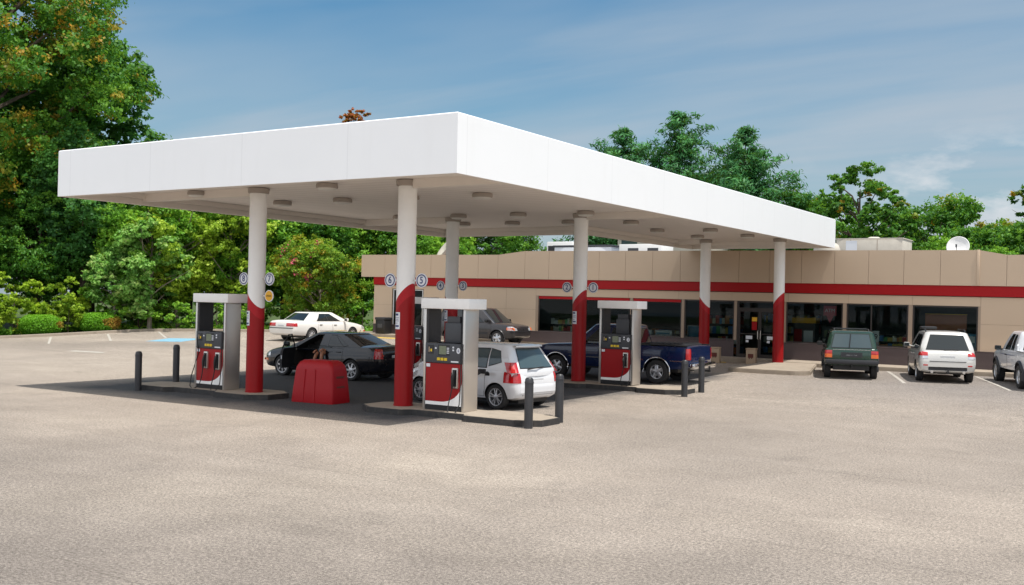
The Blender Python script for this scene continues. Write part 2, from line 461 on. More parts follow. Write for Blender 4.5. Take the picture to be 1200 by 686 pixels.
cam = bpy.data.cameras.new('camera'); cam.sensor_width = 36; cam.lens = 36 * 1207.47 / 1200
cam.clip_start = .1; cam.clip_end = 3000
co = bpy.data.objects.new('camera', cam); COL.objects.link(co)
yaw, pit, rol = .5658, .0073, .0213
r0 = Vector((math.cos(yaw), math.sin(yaw), 0)); f0 = Vector((-math.sin(yaw), math.cos(yaw), 0)); u0 = Vector((0, 0, 1))
f1 = f0*math.cos(pit) + u0*math.sin(pit); u1 = u0*math.cos(pit) - f0*math.sin(pit)
r2 = r0*math.cos(rol) + u1*math.sin(rol); u2 = u1*math.cos(rol) - r0*math.sin(rol)
mw = Matrix((r2, u2, -f1)).transposed().to_4x4(); mw.translation = (12.127, -16.917, 2.5575)
co.matrix_world = mw
scene.camera = co
scene.view_settings.view_transform = 'Standard'; scene.view_settings.look = 'None'
scene.view_settings.exposure = 0; scene.view_settings.gamma = 1
scene.render.engine = 'CYCLES'
scene.render.resolution_x = 1024; scene.render.resolution_y = 585
scene.cycles.max_bounces = 6; scene.cycles.transparent_max_bounces = 8
scene.cycles.use_denoising = True

# ------------------------------------------------------------------ ground
def sheet(name, mat, poly_clip, x0, x1, y0, y1, step, dz, kind='structure'):
    """a sheet that follows the grade, cut by half planes (point, outward normal)"""
    bm = bmesh.new()
    nx = max(1, int(round((x1-x0)/step))); ny = max(1, int(round((y1-y0)/step)))
    vs = [[bm.verts.new((x0+(x1-x0)*i/nx, y0+(y1-y0)*j/ny, 0)) for i in range(nx+1)] for j in range(ny+1)]
    for j in range(ny):
        for i in range(nx): bm.faces.new((vs[j][i], vs[j][i+1], vs[j+1][i+1], vs[j+1][i]))
    for (p, n) in poly_clip:
        bmesh.ops.bisect_plane(bm, geom=bm.verts[:]+bm.edges[:]+bm.faces[:], plane_co=(p[0], p[1], 0), plane_no=(n[0], n[1], 0), clear_outer=True)
    for v in bm.verts: v.co.z = float(zg(v.co.x, v.co.y)) + dz
    me = bpy.data.meshes.new(name); bm.to_mesh(me); bm.free()
    me.materials.append(mat)
    for p in me.polygons: p.use_smooth = True
    o = link_mesh(name, me)
    o['kind'] = kind
    return o

CA, CB, CC = Vector((-37.2, 12.5)), Vector((-35.1, 20.2)), Vector((-28.5, 24.2))       # kerb line along the wood
cd = (CB - CA).normalized(); cn = Vector((-cd.y, cd.x))      # outward normals
ce = (CC - CB).normalized(); cm = Vector((-ce.y, ce.x))
LAB = (CB - CA).length
def kerb_pt(u, v=0.):
    """point u metres along the kerb from CA, v metres outside it"""
    return CA + cd*u + cn*v if u < LAB else CB + ce*(u-LAB) + (cn.lerp(cm, min(1., (u-LAB)/1.5)).normalized())*v
sheet('ground', MT['grass'], [], -420, 420, -120, 620, 4, -.05)
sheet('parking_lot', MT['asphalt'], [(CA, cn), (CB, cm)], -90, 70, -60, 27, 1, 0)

# kerb along the wood
def strip(name, pts, w, h, mat, kind='structure', parent=None, base=-.05):
    mb = MB(); P = []
    for i, p in enumerate(pts):
        p = Vector(p); t = (Vector(pts[min(i+1, len(pts)-1)]) - Vector(pts[max(i-1, 0)])).normalized(); n = Vector((-t.y, t.x))
        z = float(zg(p.x, p.y))
        a, b = p - n*w/2, p + n*w/2
        P.append([(a.x, a.y, z+base), (a.x, a.y, z+h-.015), (a.x+n.x*.015, a.y+n.y*.015, z+h), (b.x-n.x*.015, b.y-n.y*.015, z+h), (b.x, b.y, z+h-.015), (b.x, b.y, z+base)])
    mb.grid(P, smooth=False)
    o = mb.build(name, mat, parent)
    if kind: o['kind'] = kind
    return o
strip('kerb', [tuple(kerb_pt(u, .08)) for u in np.r_[np.arange(-45, LAB-.5, 1.5), LAB-.25, LAB+.3, np.arange(LAB+1., LAB+14, 1.5)]], .18, .14, MT['concrete'])

# pavement before the store and the raised apron round the door column
def slab(name, poly, top, mat, bevel=.03, base=None):
    bm = bmesh.new()
    vs = [bm.verts.new((x, y, 0)) for x, y in poly]
    f = bm.faces.new(vs)
    bmesh.ops.recalc_face_normals(bm, faces=[f])
    if f.normal.z < 0: f.normal_flip()
    r = bmesh.ops.extrude_face_region(bm, geom=[f])
    up = [v for v in r['geom'] if isinstance(v, bmesh.types.BMVert)]
    for v in up: v.co.z = 1
    for v in bm.verts:
        z = float(zg(v.co.x, v.co.y))
        v.co.z = z + top if v.co.z > .5 else z - .08
    edges = [e for e in bm.edges if all(v in up for v in e.verts) and len(e.link_faces) == 2]
    edges = [e for e in edges if any(abs(f2.normal.z) < .5 for f2 in e.link_faces)]
    bm.normal_update()
    bmesh.ops.bevel(bm, geom=edges, offset=bevel, segments=2, affect='EDGES')
    me = bpy.data.meshes.new(name); bm.to_mesh(me); bm.free()
    me.materials.append(mat)
    o = link_mesh(name, me); o['kind'] = 'structure'
    return o
def arc(cx, cy, r, a0, a1, n=8):
    return [(cx + r*math.cos(R(a0+(a1-a0)*i/n)), cy + r*math.sin(R(a0+(a1-a0)*i/n))) for i in range(n+1)]
slab('pavement', [(-24., 24.0), (-14., 24.0), (-6., 24.0), (-1.2, 24.0), (-.4, 23.5), (.62, 23.45), (8, 23.45), (30, 23.45), (30, 25.09), (8, 25.09), (-6, 25.09), (-14., 25.09), (-24., 25.09)], .15, MT['concrete'])
slab('door_apron', arc(-.75, 18.95, .5, 165, 270, 5) + arc(1.15, 19.0, .55, 270, 372, 6) + [(.66, 23.4), (-.45, 23.45), (-1.3, 23.9)], .146, MT['concrete'])

# painted markings, sheets a few millimetres above the asphalt
def mark(name, poly, mat, dz=.006, kind='structure', n=6):
    mb = MB()
    (a, b, c2, d) = [Vector(p) for p in poly]
    P = []
    for i in range(n+1):
        u = i/n; p = a.lerp(b, u); q = d.lerp(c2, u)
        P.append([(p.x, p.y, float(zg(p.x, p.y))+dz), (q.x, q.y, float(zg(q.x, q.y))+dz)])
    mb.grid(P, flip=True)
    o = mb.build(name, mat); o['kind'] = kind
    return o
def line(p, q, w, mat, name='stall_line'):
    p, q = Vector(p), Vector(q); n = (q-p).normalized(); n = Vector((-n.y, n.x))*w/2
    return mark(name, (p-n, q-n, q+n, p+n), mat)
line((3.35, 23.3), (5.05, 17.9), .11, MT['line_white'])
line((6.45, 22.9), (8.2, 17.4), .11, MT['line_white'])
line((.25+9.4, 22.6), (11.4, 17.0), .11, MT['line_white'])
for k in range(6):
    a = kerb_pt(-6. + 2.9*k, -.5); b = a - Vector((cd.x*.35 + cn.x, cd.y*.35 + cn.y)).normalized()*5.
    line((a.x, a.y), (b.x, b.y), .11, MT['line_white'])
mark('ramp_paint', ((-4.4, 23.9), (-3.2, 23.9), (-3.0, 23.2), (-4.6, 23.2)), MT['line_yellow'])
mark('ramp_paint', ((-22.6, 23.85), (-19.0, 23.85), (-19.0, 23.1), (-22.6, 23.1)), MT['line_yellow'])
mark('accessible_bay_paint', ((-29.4, 15.6), (-27.6, 16.2), (-28.1, 18.1), (-29.9, 17.4)), MT['line_blue'])
mark('worn_paint', ((-26.8, 9.6), (-24.9, 9.9), (-25.1, 10.25), (-26.9, 10.1)), MT['line_white'])
mark('worn_paint', ((-29.0, 5.4), (-27.0, 6.2), (-27.2, 6.6), (-29.2, 6.0)), MT['line_white'])

# ------------------------------------------------------------------ fuel canopy
XL, XR, YN, YF, YB, XE = -11.56, .81, -1.13, 25.17, 15.30, -5.40
HB, HT, HS = 4.93, 6.09, 5.22
can = thing('fuel_canopy', 'large flat white canopy spanning the petrol pumps and reaching to the store', 'canopy', (-5, 7, 0))
off = Vector((5, -7, 0))
OUT = [(XL, YN), (XR, YN), (XR, YF), (XE, YF), (XE, YB), (XL, YB)]
def inset(d):
    return [(XL+d, YN+d), (XR-d, YN+d), (XR-d, YF-d), (XE+d, YF-d), (XE+d, YB-d), (XL+d, YB-d)]
mb = MB()
o0, i0 = OUT, inset(.16)
n = len(o0)
L = [[(*p, HB+.0) for p in o0], [(*p, HT-.02) for p in o0], [(*p, HT) for p in inset(.02)], [(*p, HT) for p in i0], [(*p, HS+.3) for p in i0], [(*p, HB) for p in i0]]
for a in range(len(L)):
    A, B = L[a], L[(a+1) % len(L)]
    for i in range(n):
        j = (i+1) % n
        if a in (3, 4): m = 1
        elif a == 5: m = 1
        else: m = 0
        mb.add([Vector(A[i])+off, Vector(A[j])+off, Vector(B[j])+off, Vector(B[i])+off], [(0, 1, 2, 3)], m)
# trim line along the lower edge
mb.build('fascia', [MT['white_fascia'], MT['canopy_beam']], can)
mb = MB()
def hslab(mb, x0, x1, y0, y1, z0, z1): mb.box(Vector((x0, y0, z0))+off, Vector((x1, y1, z1))+off)
e = .163
hslab(mb, XL+e, XR-e, YN+e, YB-e, HS, HS+.08); hslab(mb, XE+e, XR-e, YB-e, YF-e, HS, HS+.08)
mb.build('soffit', MT['soffit'], can)
mb = MB()
hslab(mb, XL+e, XR-e, YN+e, YB-e, HT-.35, HT-.25); hslab(mb, XE+e, XR-e, YB-e, YF-e, HT-.35, HT-.25)
mb.build('roof_deck', MT['roofing'], can)
COLS = [(-7.02, 1.35, -1), (-2.36, 1.42, 1), (-7.6, 10.46, -1), (-2.83, 10.46, 1), (-3.89, 23.1, -1), (-.79, 23.1, 1)]
def beam(x0, x1, y0, y1):
    b = MB(); b.box(Vector((x0, y0, HS-.20))+off, Vector((x1, y1, HS-.002))+off); b.build('beam', MT['canopy_beam'], can)
for (y, xa, xb) in ((1.4, -7.02, -2.36), (10.46, -7.6, -2.83)):
    beam(XL+e+.002, xa-.23, y-.1, y+.1); beam(xb+.23, XR-e-.002, y-.1, y+.1)
beam(XE+e+.002, -3.89-.23, 23.0, 23.2)
# inner gutter angles below the soffit edge
mb = MB()
g = .30
for (x0, x1, y0, y1) in ((XL+e, XL+g, YN+e, YB-e), (XL+g, XE, YB-g, YB-e), (XE+e, XE+g, YB-e, YF-e), (XE+g, XR-e, YF-g, YF-e), (XR-g, XR-e, YN+e, YF-g), (XL+g, XR-g, YN+e, YN+g)):
    hslab(mb, x0+.002, x1, y0+.002, y1-.002, HS-.14, HS-.003)
mb.build('gutter', MT['canopy_beam'], can)

# round lamps under the canopy
lt = thing('canopy_lamp', '', 'lamp', (0, 0, 0), group='round lamps under the canopy')
mb = MB(); mb.lathe([(.20, 0), (.25, -.015), (.265, -.075), (.25, -.115), (.235, -.12)], 24); mb.build('housing', MT['lamp_housing'], lt)
mb = MB(); mb.lathe([(.237, -.118), (.21, -.145), (.12, -.158), (0, -.158)], 24); mb.build('lens', MT['lamp_lens'], lt)
lamps = [(-9.2, 1.3, 'beside the near left corner of the canopy'), (-4.65, 1.25, 'midway between the two front columns'),
         (-9.0, 4.15, 'second back in the far left file'), (-6.75, 4.15, 'behind the front column with sign 8'), (-4.5, 4.2, 'second back, midway between the columns'), (-2.35, 4.4, 'behind the front column with sign 6'),
         (-8.85, 9.3, 'left of the column with signs 4 and 3'), (-6.7, 9.5, 'right of the column with signs 4 and 3'), (-4.55, 9.6, 'midway between the two middle columns'), (-2.3, 9.75, 'just before the column with signs 2 and 1'),
         (-8.5, 12.3, 'rearmost of the far left file'), (-6.6, 12.5, 'behind the column with signs 4 and 3'), (-4.5, 12.7, 'left behind the column with sign 2'), (-2.6, 13.4, 'right behind the column with sign 1'),
         (-3.3, 17.0, 'on the narrow arm, front left one'), (-1.45, 17.4, 'on the narrow arm, front right one'), (-3.2, 20.5, 'left one nearest the store'), (-1.2, 20.5, 'right one nearest the store')]
for i, (x, y, s) in enumerate(lamps):
    o = lt if i == 0 else copy_tree(lt)
    o.location = (x, y, HS); o['label'] = 'round lamp under the white canopy, ' + s

# ------------------------------------------------------------------ lettering
_tx = {}
def text_mesh(s, size, mat, depth=.002, bold=.0):
    k = (s, size, mat.name)
    if k in _tx: return _tx[k]
    cu = bpy.data.curves.new('lettering', 'FONT'); cu.body = s; cu.size = size; cu.align_x = 'CENTER'; cu.align_y = 'CENTER'; cu.extrude = depth; cu.offset = bold
    o = bpy.data.objects.new('lettering', cu); COL.objects.link(o)
    dg = bpy.context.evaluated_depsgraph_get()
    me = bpy.data.meshes.new_from_object(o.evaluated_get(dg))
    me.name = 'lettering'; me.materials.clear(); me.materials.append(mat)
    bpy.data.objects.remove(o); bpy.data.curves.remove(cu)
    _tx[k] = me
    return me
def text(s, size, mat, parent, loc, rot=(PI/2, 0, 0), name='number', bold=.0, sx=1.):
    o = link_mesh(name, text_mesh(s, size, mat, bold=bold), parent, loc)
    o.rotation_euler = rot; o.scale = (sx, 1, 1)
    return o

# ------------------------------------------------------------------ columns
def column(x, y, s, label, nums, yellow=False, notice=True):
    zb = .13 if y < 20 else .326
    if 5 < y < 20: zb = .16
    t = thing('canopy_column', label, 'column', (x, y, zb), group='columns holding up the canopy')
    r, kr = .212, .24
    zc = 2.51 if s > 0 else 2.33
    N = 40
    def ring(z, k): return [(r*math.cos(2*PI*i/N), r*math.sin(2*PI*i/N), z + k*math.cos(2*PI*i/N)) for i in range(N)]
    def sec(name, za, ka, zz, kz, mat, rr=None):
        mb = MB(); A = ring(za, ka); B = ring(zz, kz)
        A.append(A[0]); B.append(B[0]); mb.grid([A, B]); return mb.build(name, mat, t)
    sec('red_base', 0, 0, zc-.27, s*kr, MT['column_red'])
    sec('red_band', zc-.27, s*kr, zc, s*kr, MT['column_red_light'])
    sec('white_shaft', zc, s*kr, HS-zb-.12, 0, MT['white_paint'])
    mb = MB(); mb.lathe([(r, HS-zb-.15), (.255, HS-zb-.14), (.27, HS-zb-.02), (.2, HS-zb-.003)], 28); mb.build('cap_collar', MT['lamp_housing'], t)
    mb = MB(); mb.lathe([(r+.012, .0), (r+.012, .025), (r, .03)], 28); mb.build('base_ring', MT['column_red'], t)
    if nums:
        for sx, nm in ((-1, nums[0]), (1, nums[1])):
            mb = MB()
            Mx = Matrix.Translation((sx*.45, 0, 2.82)) @ Matrix.Rotation(PI/2, 4, 'X')
            mb.lathe([(0, -.012), (.155, -.012), (.16, -.008), (.16, .008), (.155, .012), (0, .012)], 32, 0, Mx)
            for zz in (.0135, -.0135):
                mb.lathe([(.112, zz), (.138, zz)], 32, 1, Mx)
            mb.box((min(sx*.2, sx*.30), -.008, 2.80), (max(sx*.2, sx*.30), .008, 2.84), 2)
            d = mb.build('number_sign', [MT['sticker'], MT['sign_blue'], MT['steel']], t)
            text(nm, .215, MT['sign_blue'], d, (sx*.45, -.0145, 2.82), bold=.0028, sx=.9)
    if yellow:
        mb = MB(); Mx = Matrix.Translation((.47, -.02, 2.40)) @ Matrix.Rotation(PI/2, 4, 'X')
        mb.lathe([(0, -.01), (.145, -.01), (.145, .01), (.125, .012)], 32, 0, Mx); mb.lathe([(.126, .0125), (0, .0125)], 32, 1, Mx)
        mb.box((.2, -.02, 2.38), (.34, -.008, 2.42), 2)
        d = mb.build('fuel_sign', [MT['sticker'], MT['sign_yellow'], MT['steel']], t)
        text('DIESEL', .062, MT['black'], d, (.47, -.034, 2.40), name='lettering', bold=0.)
    if notice:
        a = R(-108) if s > 0 else R(-112)
        mb = MB(); P = []
        for zz in (1.72, 2.10) if s > 0 else (1.66, 2.02):
            P.append([((r+.004)*math.cos(a+k), (r+.004)*math.sin(a+k), zz) for k in np.linspace(-.42, .42, 7)])
        mb.grid(P, 0)
        rr = r + .0065
        z1 = P[1][0][2]
        for k, (dz0, dz1, a0, a1) in enumerate(((.03, .075, -.3, .2), (.12, .13, -.3, .3), (.155, .165, -.3, .25), (.19, .2, -.3, .3), (.24, .25, -.3, .1), (.29, .33, -.3, .3))):
            mb.grid([[(rr*math.cos(a+q), rr*math.sin(a+q), z1-dz1) for q in np.linspace(a0, a1, 5)], [(rr*math.cos(a+q), rr*math.sin(a+q), z1-dz0) for q in np.linspace(a0, a1, 5)]], 1)
        mb.build('notice', [MT['sticker'], MT['sign_blue']], t)
    return t
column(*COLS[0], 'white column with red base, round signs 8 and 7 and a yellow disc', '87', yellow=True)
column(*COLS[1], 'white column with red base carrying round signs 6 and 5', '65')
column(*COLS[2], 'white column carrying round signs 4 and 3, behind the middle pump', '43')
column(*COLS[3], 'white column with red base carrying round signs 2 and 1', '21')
column(*COLS[4], 'thin looking white and red column behind the navy pickup tailgate, no number signs', None, notice=False)
column(*COLS[5], 'white and red column on the concrete apron by the store doors, no number signs', None, notice=False)

# ------------------------------------------------------------------ islands, dispensers, bollards
def island_poly(x0, x1, w=.72, n=.50, xa=None, xb=None):
    c = .45
    return [(x0+c, -w), (xa-.15, -w), (xa, -n), (xb, -n), (xb+.15, -w), (x1-c, -w), (x1, -w+c*.8), (x1, w-c*.8), (x1-c, w), (xb+.15, w), (xb, n), (xa, n), (xa-.15, w), (x0+c, w), (x0, w-c*.8), (x0, -w+c*.8)]
def island(cx, cy, x0, x1, xa, xb, label):
    z = float(zg(cx, cy))
    t = thing('pump_island', label, 'pump island', (cx, cy, z), group='raised concrete pump islands')
    P = island_poly(x0-cx, x1-cx, xa=xa-cx, xb=xb-cx)
    mb = MB(); mb.prism(P, -.1, .125); mb.build('black_kerb', MT['curb_black'], t)
    q = [(p[0]*.985, p[1]*.93) for p in P]
    mb = MB(); mb.prism(q, .05, .131); mb.build('concrete_top', MT['concrete'], t)
    return t
island(-8.7, 1.42, -11.1, -6.25, -9.5, -7.9, 'concrete pump island with black kerb below the pump at the far left')
island(-.9, 1.42, -3.25, 1.5, -1.75, -.35, 'pump island nearest the camera, below the column with signs 6 and 5')
island(-9.3, 10.35, -11.6, -6.9, -9.7, -8.1, 'pump island behind the black saloon, at the column with sign 4')
island(-1.4, 10.30, -3.7, .85, -2.2, -.6, 'pump island before the navy pickup, at the column with sign 2')

def make_dispenser():
    t = thing('fuel_dispenser', '', 'fuel pump', group='red and white fuel dispensers')
    W, D = .60, .25          # half sizes
    mb = MB(); mb.box((-W, -D-.01, 0), (W, D+.01, .10)); mb.build('base_plinth', MT['black'], t)
    # end panels: steel outside, dark liner inside
    for sx in (-1, 1):
        mb = MB(); mb.bbox((min(sx*W, sx*(W+.075)), -D-.03, .0), (max(sx*W, sx*(W+.075)), D+.03, 2.20), .012, 0)
        mb.box((min(sx*(W-.06), sx*(W-.002)), -D+.0, 1.46), (max(sx*(W-.06), sx*(W-.002)), D-.0, 2.19), 1)
        mb.build('end_panel', [MT['steel'], MT['dark_plastic']], t)
    mb = MB(); mb.bbox((-W-.14, -D-.09, 2.203), (W+.23, D+.14, 2.43), .015); mb.build('hood', MT['white_paint'], t)
    mb = MB(); mb.box((-W+.003, -D+.03, .10), (W-.003, D-.03, 1.43)); mb.build('cabinet', MT['dark_plastic'], t)
    for sy in (-1, 1):
        f = sy*(D+.0)
        def yb(a, b): return (min(sy*a, sy*b), max(sy*a, sy*b))
        # red lower door with a white swoosh sweeping up to the right
        nseg = 30
        mb = MB()
        def zc(u): return .19 + .42*(1-math.sqrt(max(0, 1-max(0, (u-.42)/.58)**2)))
        us = [i/nseg for i in range(nseg+1)]
        X = lambda u: (-W+.012 + u*(2*W-.024))*(1 if sy < 0 else -1)
        y0, y1 = f, f + sy*.022
        for m, lo, hi in ((0, zc, lambda u: 1.02), (1, lambda u: .115, lambda u: zc(u)-.002)):
            P = [[(X(u), y1, lo(u)) for u in us], [(X(u), y1, hi(u)) for u in us]]
            mb.grid(P, m, False, flip=(sy > 0) != (sy > 0))
        y_0, y_1 = yb(D-.029, D+.019)
        mb.box((-W+.012, y_0, .115), (W-.012, y_1, 1.02), 2)
        mb.build('lower_door', [MT['pump_red'], MT['white_paint'], MT['dark_plastic']], t)
        # head: slightly tilted fascia with display, reader, keypad and grade buttons
        mb = MB(); a, b = yb(D-.02, D+.055); mb.bbox((-W+.006, a, 1.03), (W-.006, b, 1.455), .012); hd = mb.build('display_head', MT['grey_plastic'], t)
        a, b = yb(D+.04, D+.060)
        s_ = -1 if sy > 0 else 1
        def pb(name, x0, x1, z0, z1, mat, th=.060):
            a, b = yb(D+.04, D+th); q = MB(); q.box((min(x0*s_, x1*s_), a, z0), (max(x0*s_, x1*s_), b, z1)); return q.build(name, mat, hd)
        pb('bezel', -.17, .21, 1.185, 1.425, MT['dark_plastic'], .058)
        pb('display_screen', -.13, .10, 1.22, 1.40, MT['screen'], .063)
        pb('card_reader', -.50, -.33, 1.22, 1.41, MT['dark_plastic'], .066)
        pb('card_slot', -.47, -.44, 1.26, 1.37, MT['tan_box'], .070); pb('reader_label', -.41, -.36, 1.27, 1.33, MT['btn_yellow'], .070)
        mbk = MB()
        for i in range(4):
            for j in range(3):
                x = .12 + j*.027; z = 1.24 + i*.035; a, b = yb(D+.05, D+.064)
                mbk.box((min(x*s_, (x+.018)*s_), a, z), (max(x*s_, (x+.018)*s_), b, z+.022))
        mbk.build('keypad', MT['sticker'], hd)
        for k in range(3): pb('grade_button', -.19+.115*k, -.10+.115*k, 1.085, 1.145, MT['btn_yellow'], .068)
        pb('price_label', .26, .50, 1.055, 1.085, MT['sticker'], .062)
        pb('warning_label', -.56, -.44, .935, 1.005, MT['sticker'], .028)
        for k, (xx, zz) in enumerate(((.30, 1.36), (.30, 1.30), (-.27, 1.33))): pb('label', xx, xx+.05, zz, zz+.035, MT['sticker'], .061)
        # nozzle in its boot, hose looping to the ground and back up to the far end
        mb = MB(); x0 = .30*s_; a, b = yb(D+.0, D+.075)
        xs0, xs1 = min(x0, x0+.19*s_), max(x0, x0+.19*s_)
        mb.bbox((xs0, a, .50), (xs1, b, .94), .015, 0); a2, b2 = yb(D+.03, D+.079)
        mb.box((xs0+.03, a2, .54), (xs1-.03, b2, .90), 1)
        bt = mb.build('nozzle_boot', [MT['steel'], MT['black']], t)
        mb = MB(); xm = (xs0+xs1)/2
        P = [(xm+.03*s_, sy*(D+.10), .90), (xm+.02*s_, sy*(D+.13), .82), (xm, sy*(D+.15), .70), (xm-.02*s_, sy*(D+.14), .58), (xm-.03*s_, sy*(D+.13), .50)]
        mb.tube(P, [.018, .035, .04, .030, .022], 8)
        mb.tube([(xm-.05*s_, sy*(D+.12), .84), (xm-.07*s_, sy*(D+.13), .72), (xm-.045*s_, sy*(D+.12), .60)], .010, 6)
        mb.build('nozzle', MT['black'], bt)
        mb = MB()
        H = [(xm-.03*s_, sy*(D+.13), .50), (xm-.07*s_, sy*(D+.13), .35), (xm-.11*s_, sy*(D+.15), .18), (xm-.10*s_, sy*(D+.20), .03), (xm+.02*s_, sy*(D+.26), -.07), (xm+.16*s_, sy*(D+.22), .0), (xm+.21*s_, sy*(D+.13), .16), (xm+.20*s_, sy*(D+.085), .5), (xm+.195*s_, sy*(D+.075), 1.0), (xm+.19*s_, sy*(D+.07), 1.46)]
        mb.tube(H, .014, 7); mb.build('hose', MT['rubber'], t)
    # stub pipe and hose mast in the open gap
    mb = MB(); mb.tube([(.36, 0, 1.43), (.36, 0, 2.2)], .018, 8); mb.build('mast', MT['dark_plastic'], t)
    return t
dp = make_dispenser()
DISP = [(-8.45, 1.42, .131, 'red fuel dispenser with a bare open gap below its hood, farthest left, beside bollards', '7', False),
        (-1.07, 1.42, .131, 'red fuel dispenser nearest the camera, in front of the white hatchback', '6', True),
        (-8.95, 10.35, .16, 'fuel dispenser half hidden behind the column with signs 6 and 5', '4', False),
        (-1.37, 10.30, .17, 'red fuel dispenser standing in front of the navy pickup', '2', True)]
for i, (x, y, z, lab, num, box) in enumerate(DISP):
    o = dp if i == 0 else copy_tree(dp)
    o.location = (x, y, z); o['label'] = lab; o.scale = (.82, .92, 1.)
    if i != 0 and num:
        mb = MB(); mb.lathe([(.062, .0), (0, .0)], 20, 0, Matrix.Translation((.49, -.3075, 1.31)) @ Matrix.Rotation(PI/2, 4, 'X'))
        d = mb.build('number_badge', MT['sticker'], o)
        text(num, .10, MT['sign_blue'], d, (.49, -.309, 1.31), bold=0.)
    if box:
        mb = MB(); mb.bbox((-.10, -.13, 1.47), (.42, .13, 1.90), .012); mb.bbox((-.06, -.10, 1.90), (.36, .10, 2.04), .012)
        mb.build('topper_cabinet', MT['grey_plastic'], o)
# second nozzle and hose on the far left dispenser
mb = MB(); mb.bbox((-.22, -0.325, .52), (-.05, -0.250, .95), .015, 0); mb.box((-.195, -0.329, .56), (-.075, -0.300, .91), 1)
bt = mb.build('nozzle_boot', [MT['steel'], MT['black']], dp)
mb = MB(); mb.tube([(-.11, -0.350, .91), (-.12, -0.380, .82), (-.135, -0.400, .70), (-.15, -0.390, .52)], [.018, .035, .04, .022], 8); mb.build('nozzle', MT['black'], bt)
mb = MB(); mb.tube([(-.15, -0.390, .52), (-.2, -0.390, .3), (-.26, -0.410, .12), (-.4, -0.430, .02), (-.6, -0.410, -.02), (-.78, -0.350, .05), (-.80, -0.290, .3), (-.66, -0.270, .62), (-.5, -0.280, .9), (-.46, -.38, 1.3)], .014, 7); mb.build('hose', MT['rubber'], dp)

bol = thing('bollard', '', 'bollard', group='black steel bollards guarding the pumps')
mb = MB(); mb.lathe([(.088, 0), (.088, .93), (.082, .985), (.055, 1.015), (0, 1.022)], 24); mb.build('post', MT['bollard'], bol)
mb = MB(); mb.lathe([(.094, .90), (.094, .93), (.089, .934)], 24); mb.build('cap_rim', MT['bollard'], bol)
for i, (x, y, z, lab) in enumerate(((1.40, .69, 0, 'black bollard nearest the camera, at the end of the near pump island'), (1.36, 1.99, 0, 'black bollard behind the nearest one, right of the white hatchback'),
        (1.04, 9.44, .0, 'black bollard before the navy pickup, nearer one of its pair'), (.94, 10.9, .03, 'black bollard before the navy pickup, right one of its pair'),
        (-10.42, .54, 0, 'black bollard farthest left, standing on the asphalt'), (-10.65, 1.94, .131, 'black bollard on the left pump island, second from the left'))):
    o = bol if i == 0 else copy_tree(bol)
    o.location = (x, y, z); o['label'] = lab

# squat red plastic cover between the islands
t = thing('red_plastic_bin', 'squat red moulded plastic bin with tapered sides standing before the black sedan', 'bin', (-5.08, 1.66, 0), R(5))
def rr_ring(hx, hy, r, z, n=5):
    P = []
    for (cx, cy, a0) in ((hx-r, hy-r, 0), (-hx+r, hy-r, 90), (-hx+r, -hy+r, 180), (hx-r, -hy+r, 270)):
        for k in range(n+1): P.append((cx + r*math.cos(R(a0+90*k/n)), cy + r*math.sin(R(a0+90*k/n)), z))
    return P
mb = MB(); rows = []
for (hx, hy, r, z) in ((.62, .36, .06, 0), (.625, .365, .06, .03), (.60, .345, .07, .35), (.565, .32, .08, .72), (.555, .312, .08, .80), (.535, .295, .09, .88), (.485, .25, .09, .965), (.42, .20, .09, 1.01), (.0001, .0001, .00005, 1.025)):
    q = rr_ring(hx, hy, r, z); rows.append(q + [q[0]])
mb.grid(rows)
body = mb.build('bin_body', MT['red_plastic'], t)
mb = MB()
def taper(z): return .627 - .082*z, .366 - .062*z
for xx in (-.26, .08):                         # moulded ribs
    P = []
    for z in np.linspace(.02, .80, 6):
        hx, hy = taper(z); P.append([(xx*(1-.15*z)-.018, -hy-.002, z), (xx*(1-.15*z)-.012, -hy-.016, z), (xx*(1-.15*z)+.012, -hy-.016, z), (xx*(1-.15*z)+.018, -hy-.002, z)])
    mb.grid(P)
mb.build('rib', MT['red_plastic'], t)
mb = MB()
for (z0, z1, y0, y1) in ((.60, .65, -.17, .14), (.37, .41, -.17, .14)):
    h0, h1 = taper(z0)[0]+.006, taper(z1)[0]+.006
    mb.add([(h0, y0, z0), (h0, y1, z0), (h1, y1, z1), (h1, y0, z1)], [(0, 1, 2, 3)])
mb.build('vent_slot', MT['emblem'], t)

# ------------------------------------------------------------------ vehicles
def pchip(xs, ys, x):
    """monotone cubic through the points"""
    xs = np.asarray(xs, float); ys = np.asarray(ys, float); x = np.clip(x, xs[0], xs[-1])
    h = np.diff(xs); d = np.diff(ys)/h
    m = np.zeros_like(ys)
    for i in range(1, len(xs)-1):
        if d[i-1]*d[i] > 0:
            w1 = 2*h[i]+h[i-1]; w2 = h[i]+2*h[i-1]
            m[i] = (w1+w2)/(w1/d[i-1]+w2/d[i])
    m[0], m[-1] = d[0], d[-1]
    i = np.clip(np.searchsorted(xs, x)-1, 0, len(xs)-2)
    t = (x-xs[i])/h[i]
    return (ys[i]*(1+2*t)*(1-t)**2 + h[i]*m[i]*t*(1-t)**2 + ys[i+1]*t*t*(3-2*t) + h[i]*m[i+1]*t*t*(t-1))

SECT = {'car': [(0, 0, 0), (.74, 0, 0), (.93, .06, 0), (.985, .22, 0), (1., .45, 0), (.992, .66, 0), (.965, .86, 0), (.92, .955, 0), (.80, 1., .15), (.42, 1., .75), (0, 1., 1.)],
        'box': [(0, 0, 0), (.84, 0, 0), (.955, .03, 0), (.985, .18, 0), (1., .45, 0), (1., .70, 0), (.988, .90, 0), (.965, .972, 0), (.90, 1., .1), (.45, 1., .7), (0, 1., 1.)]}

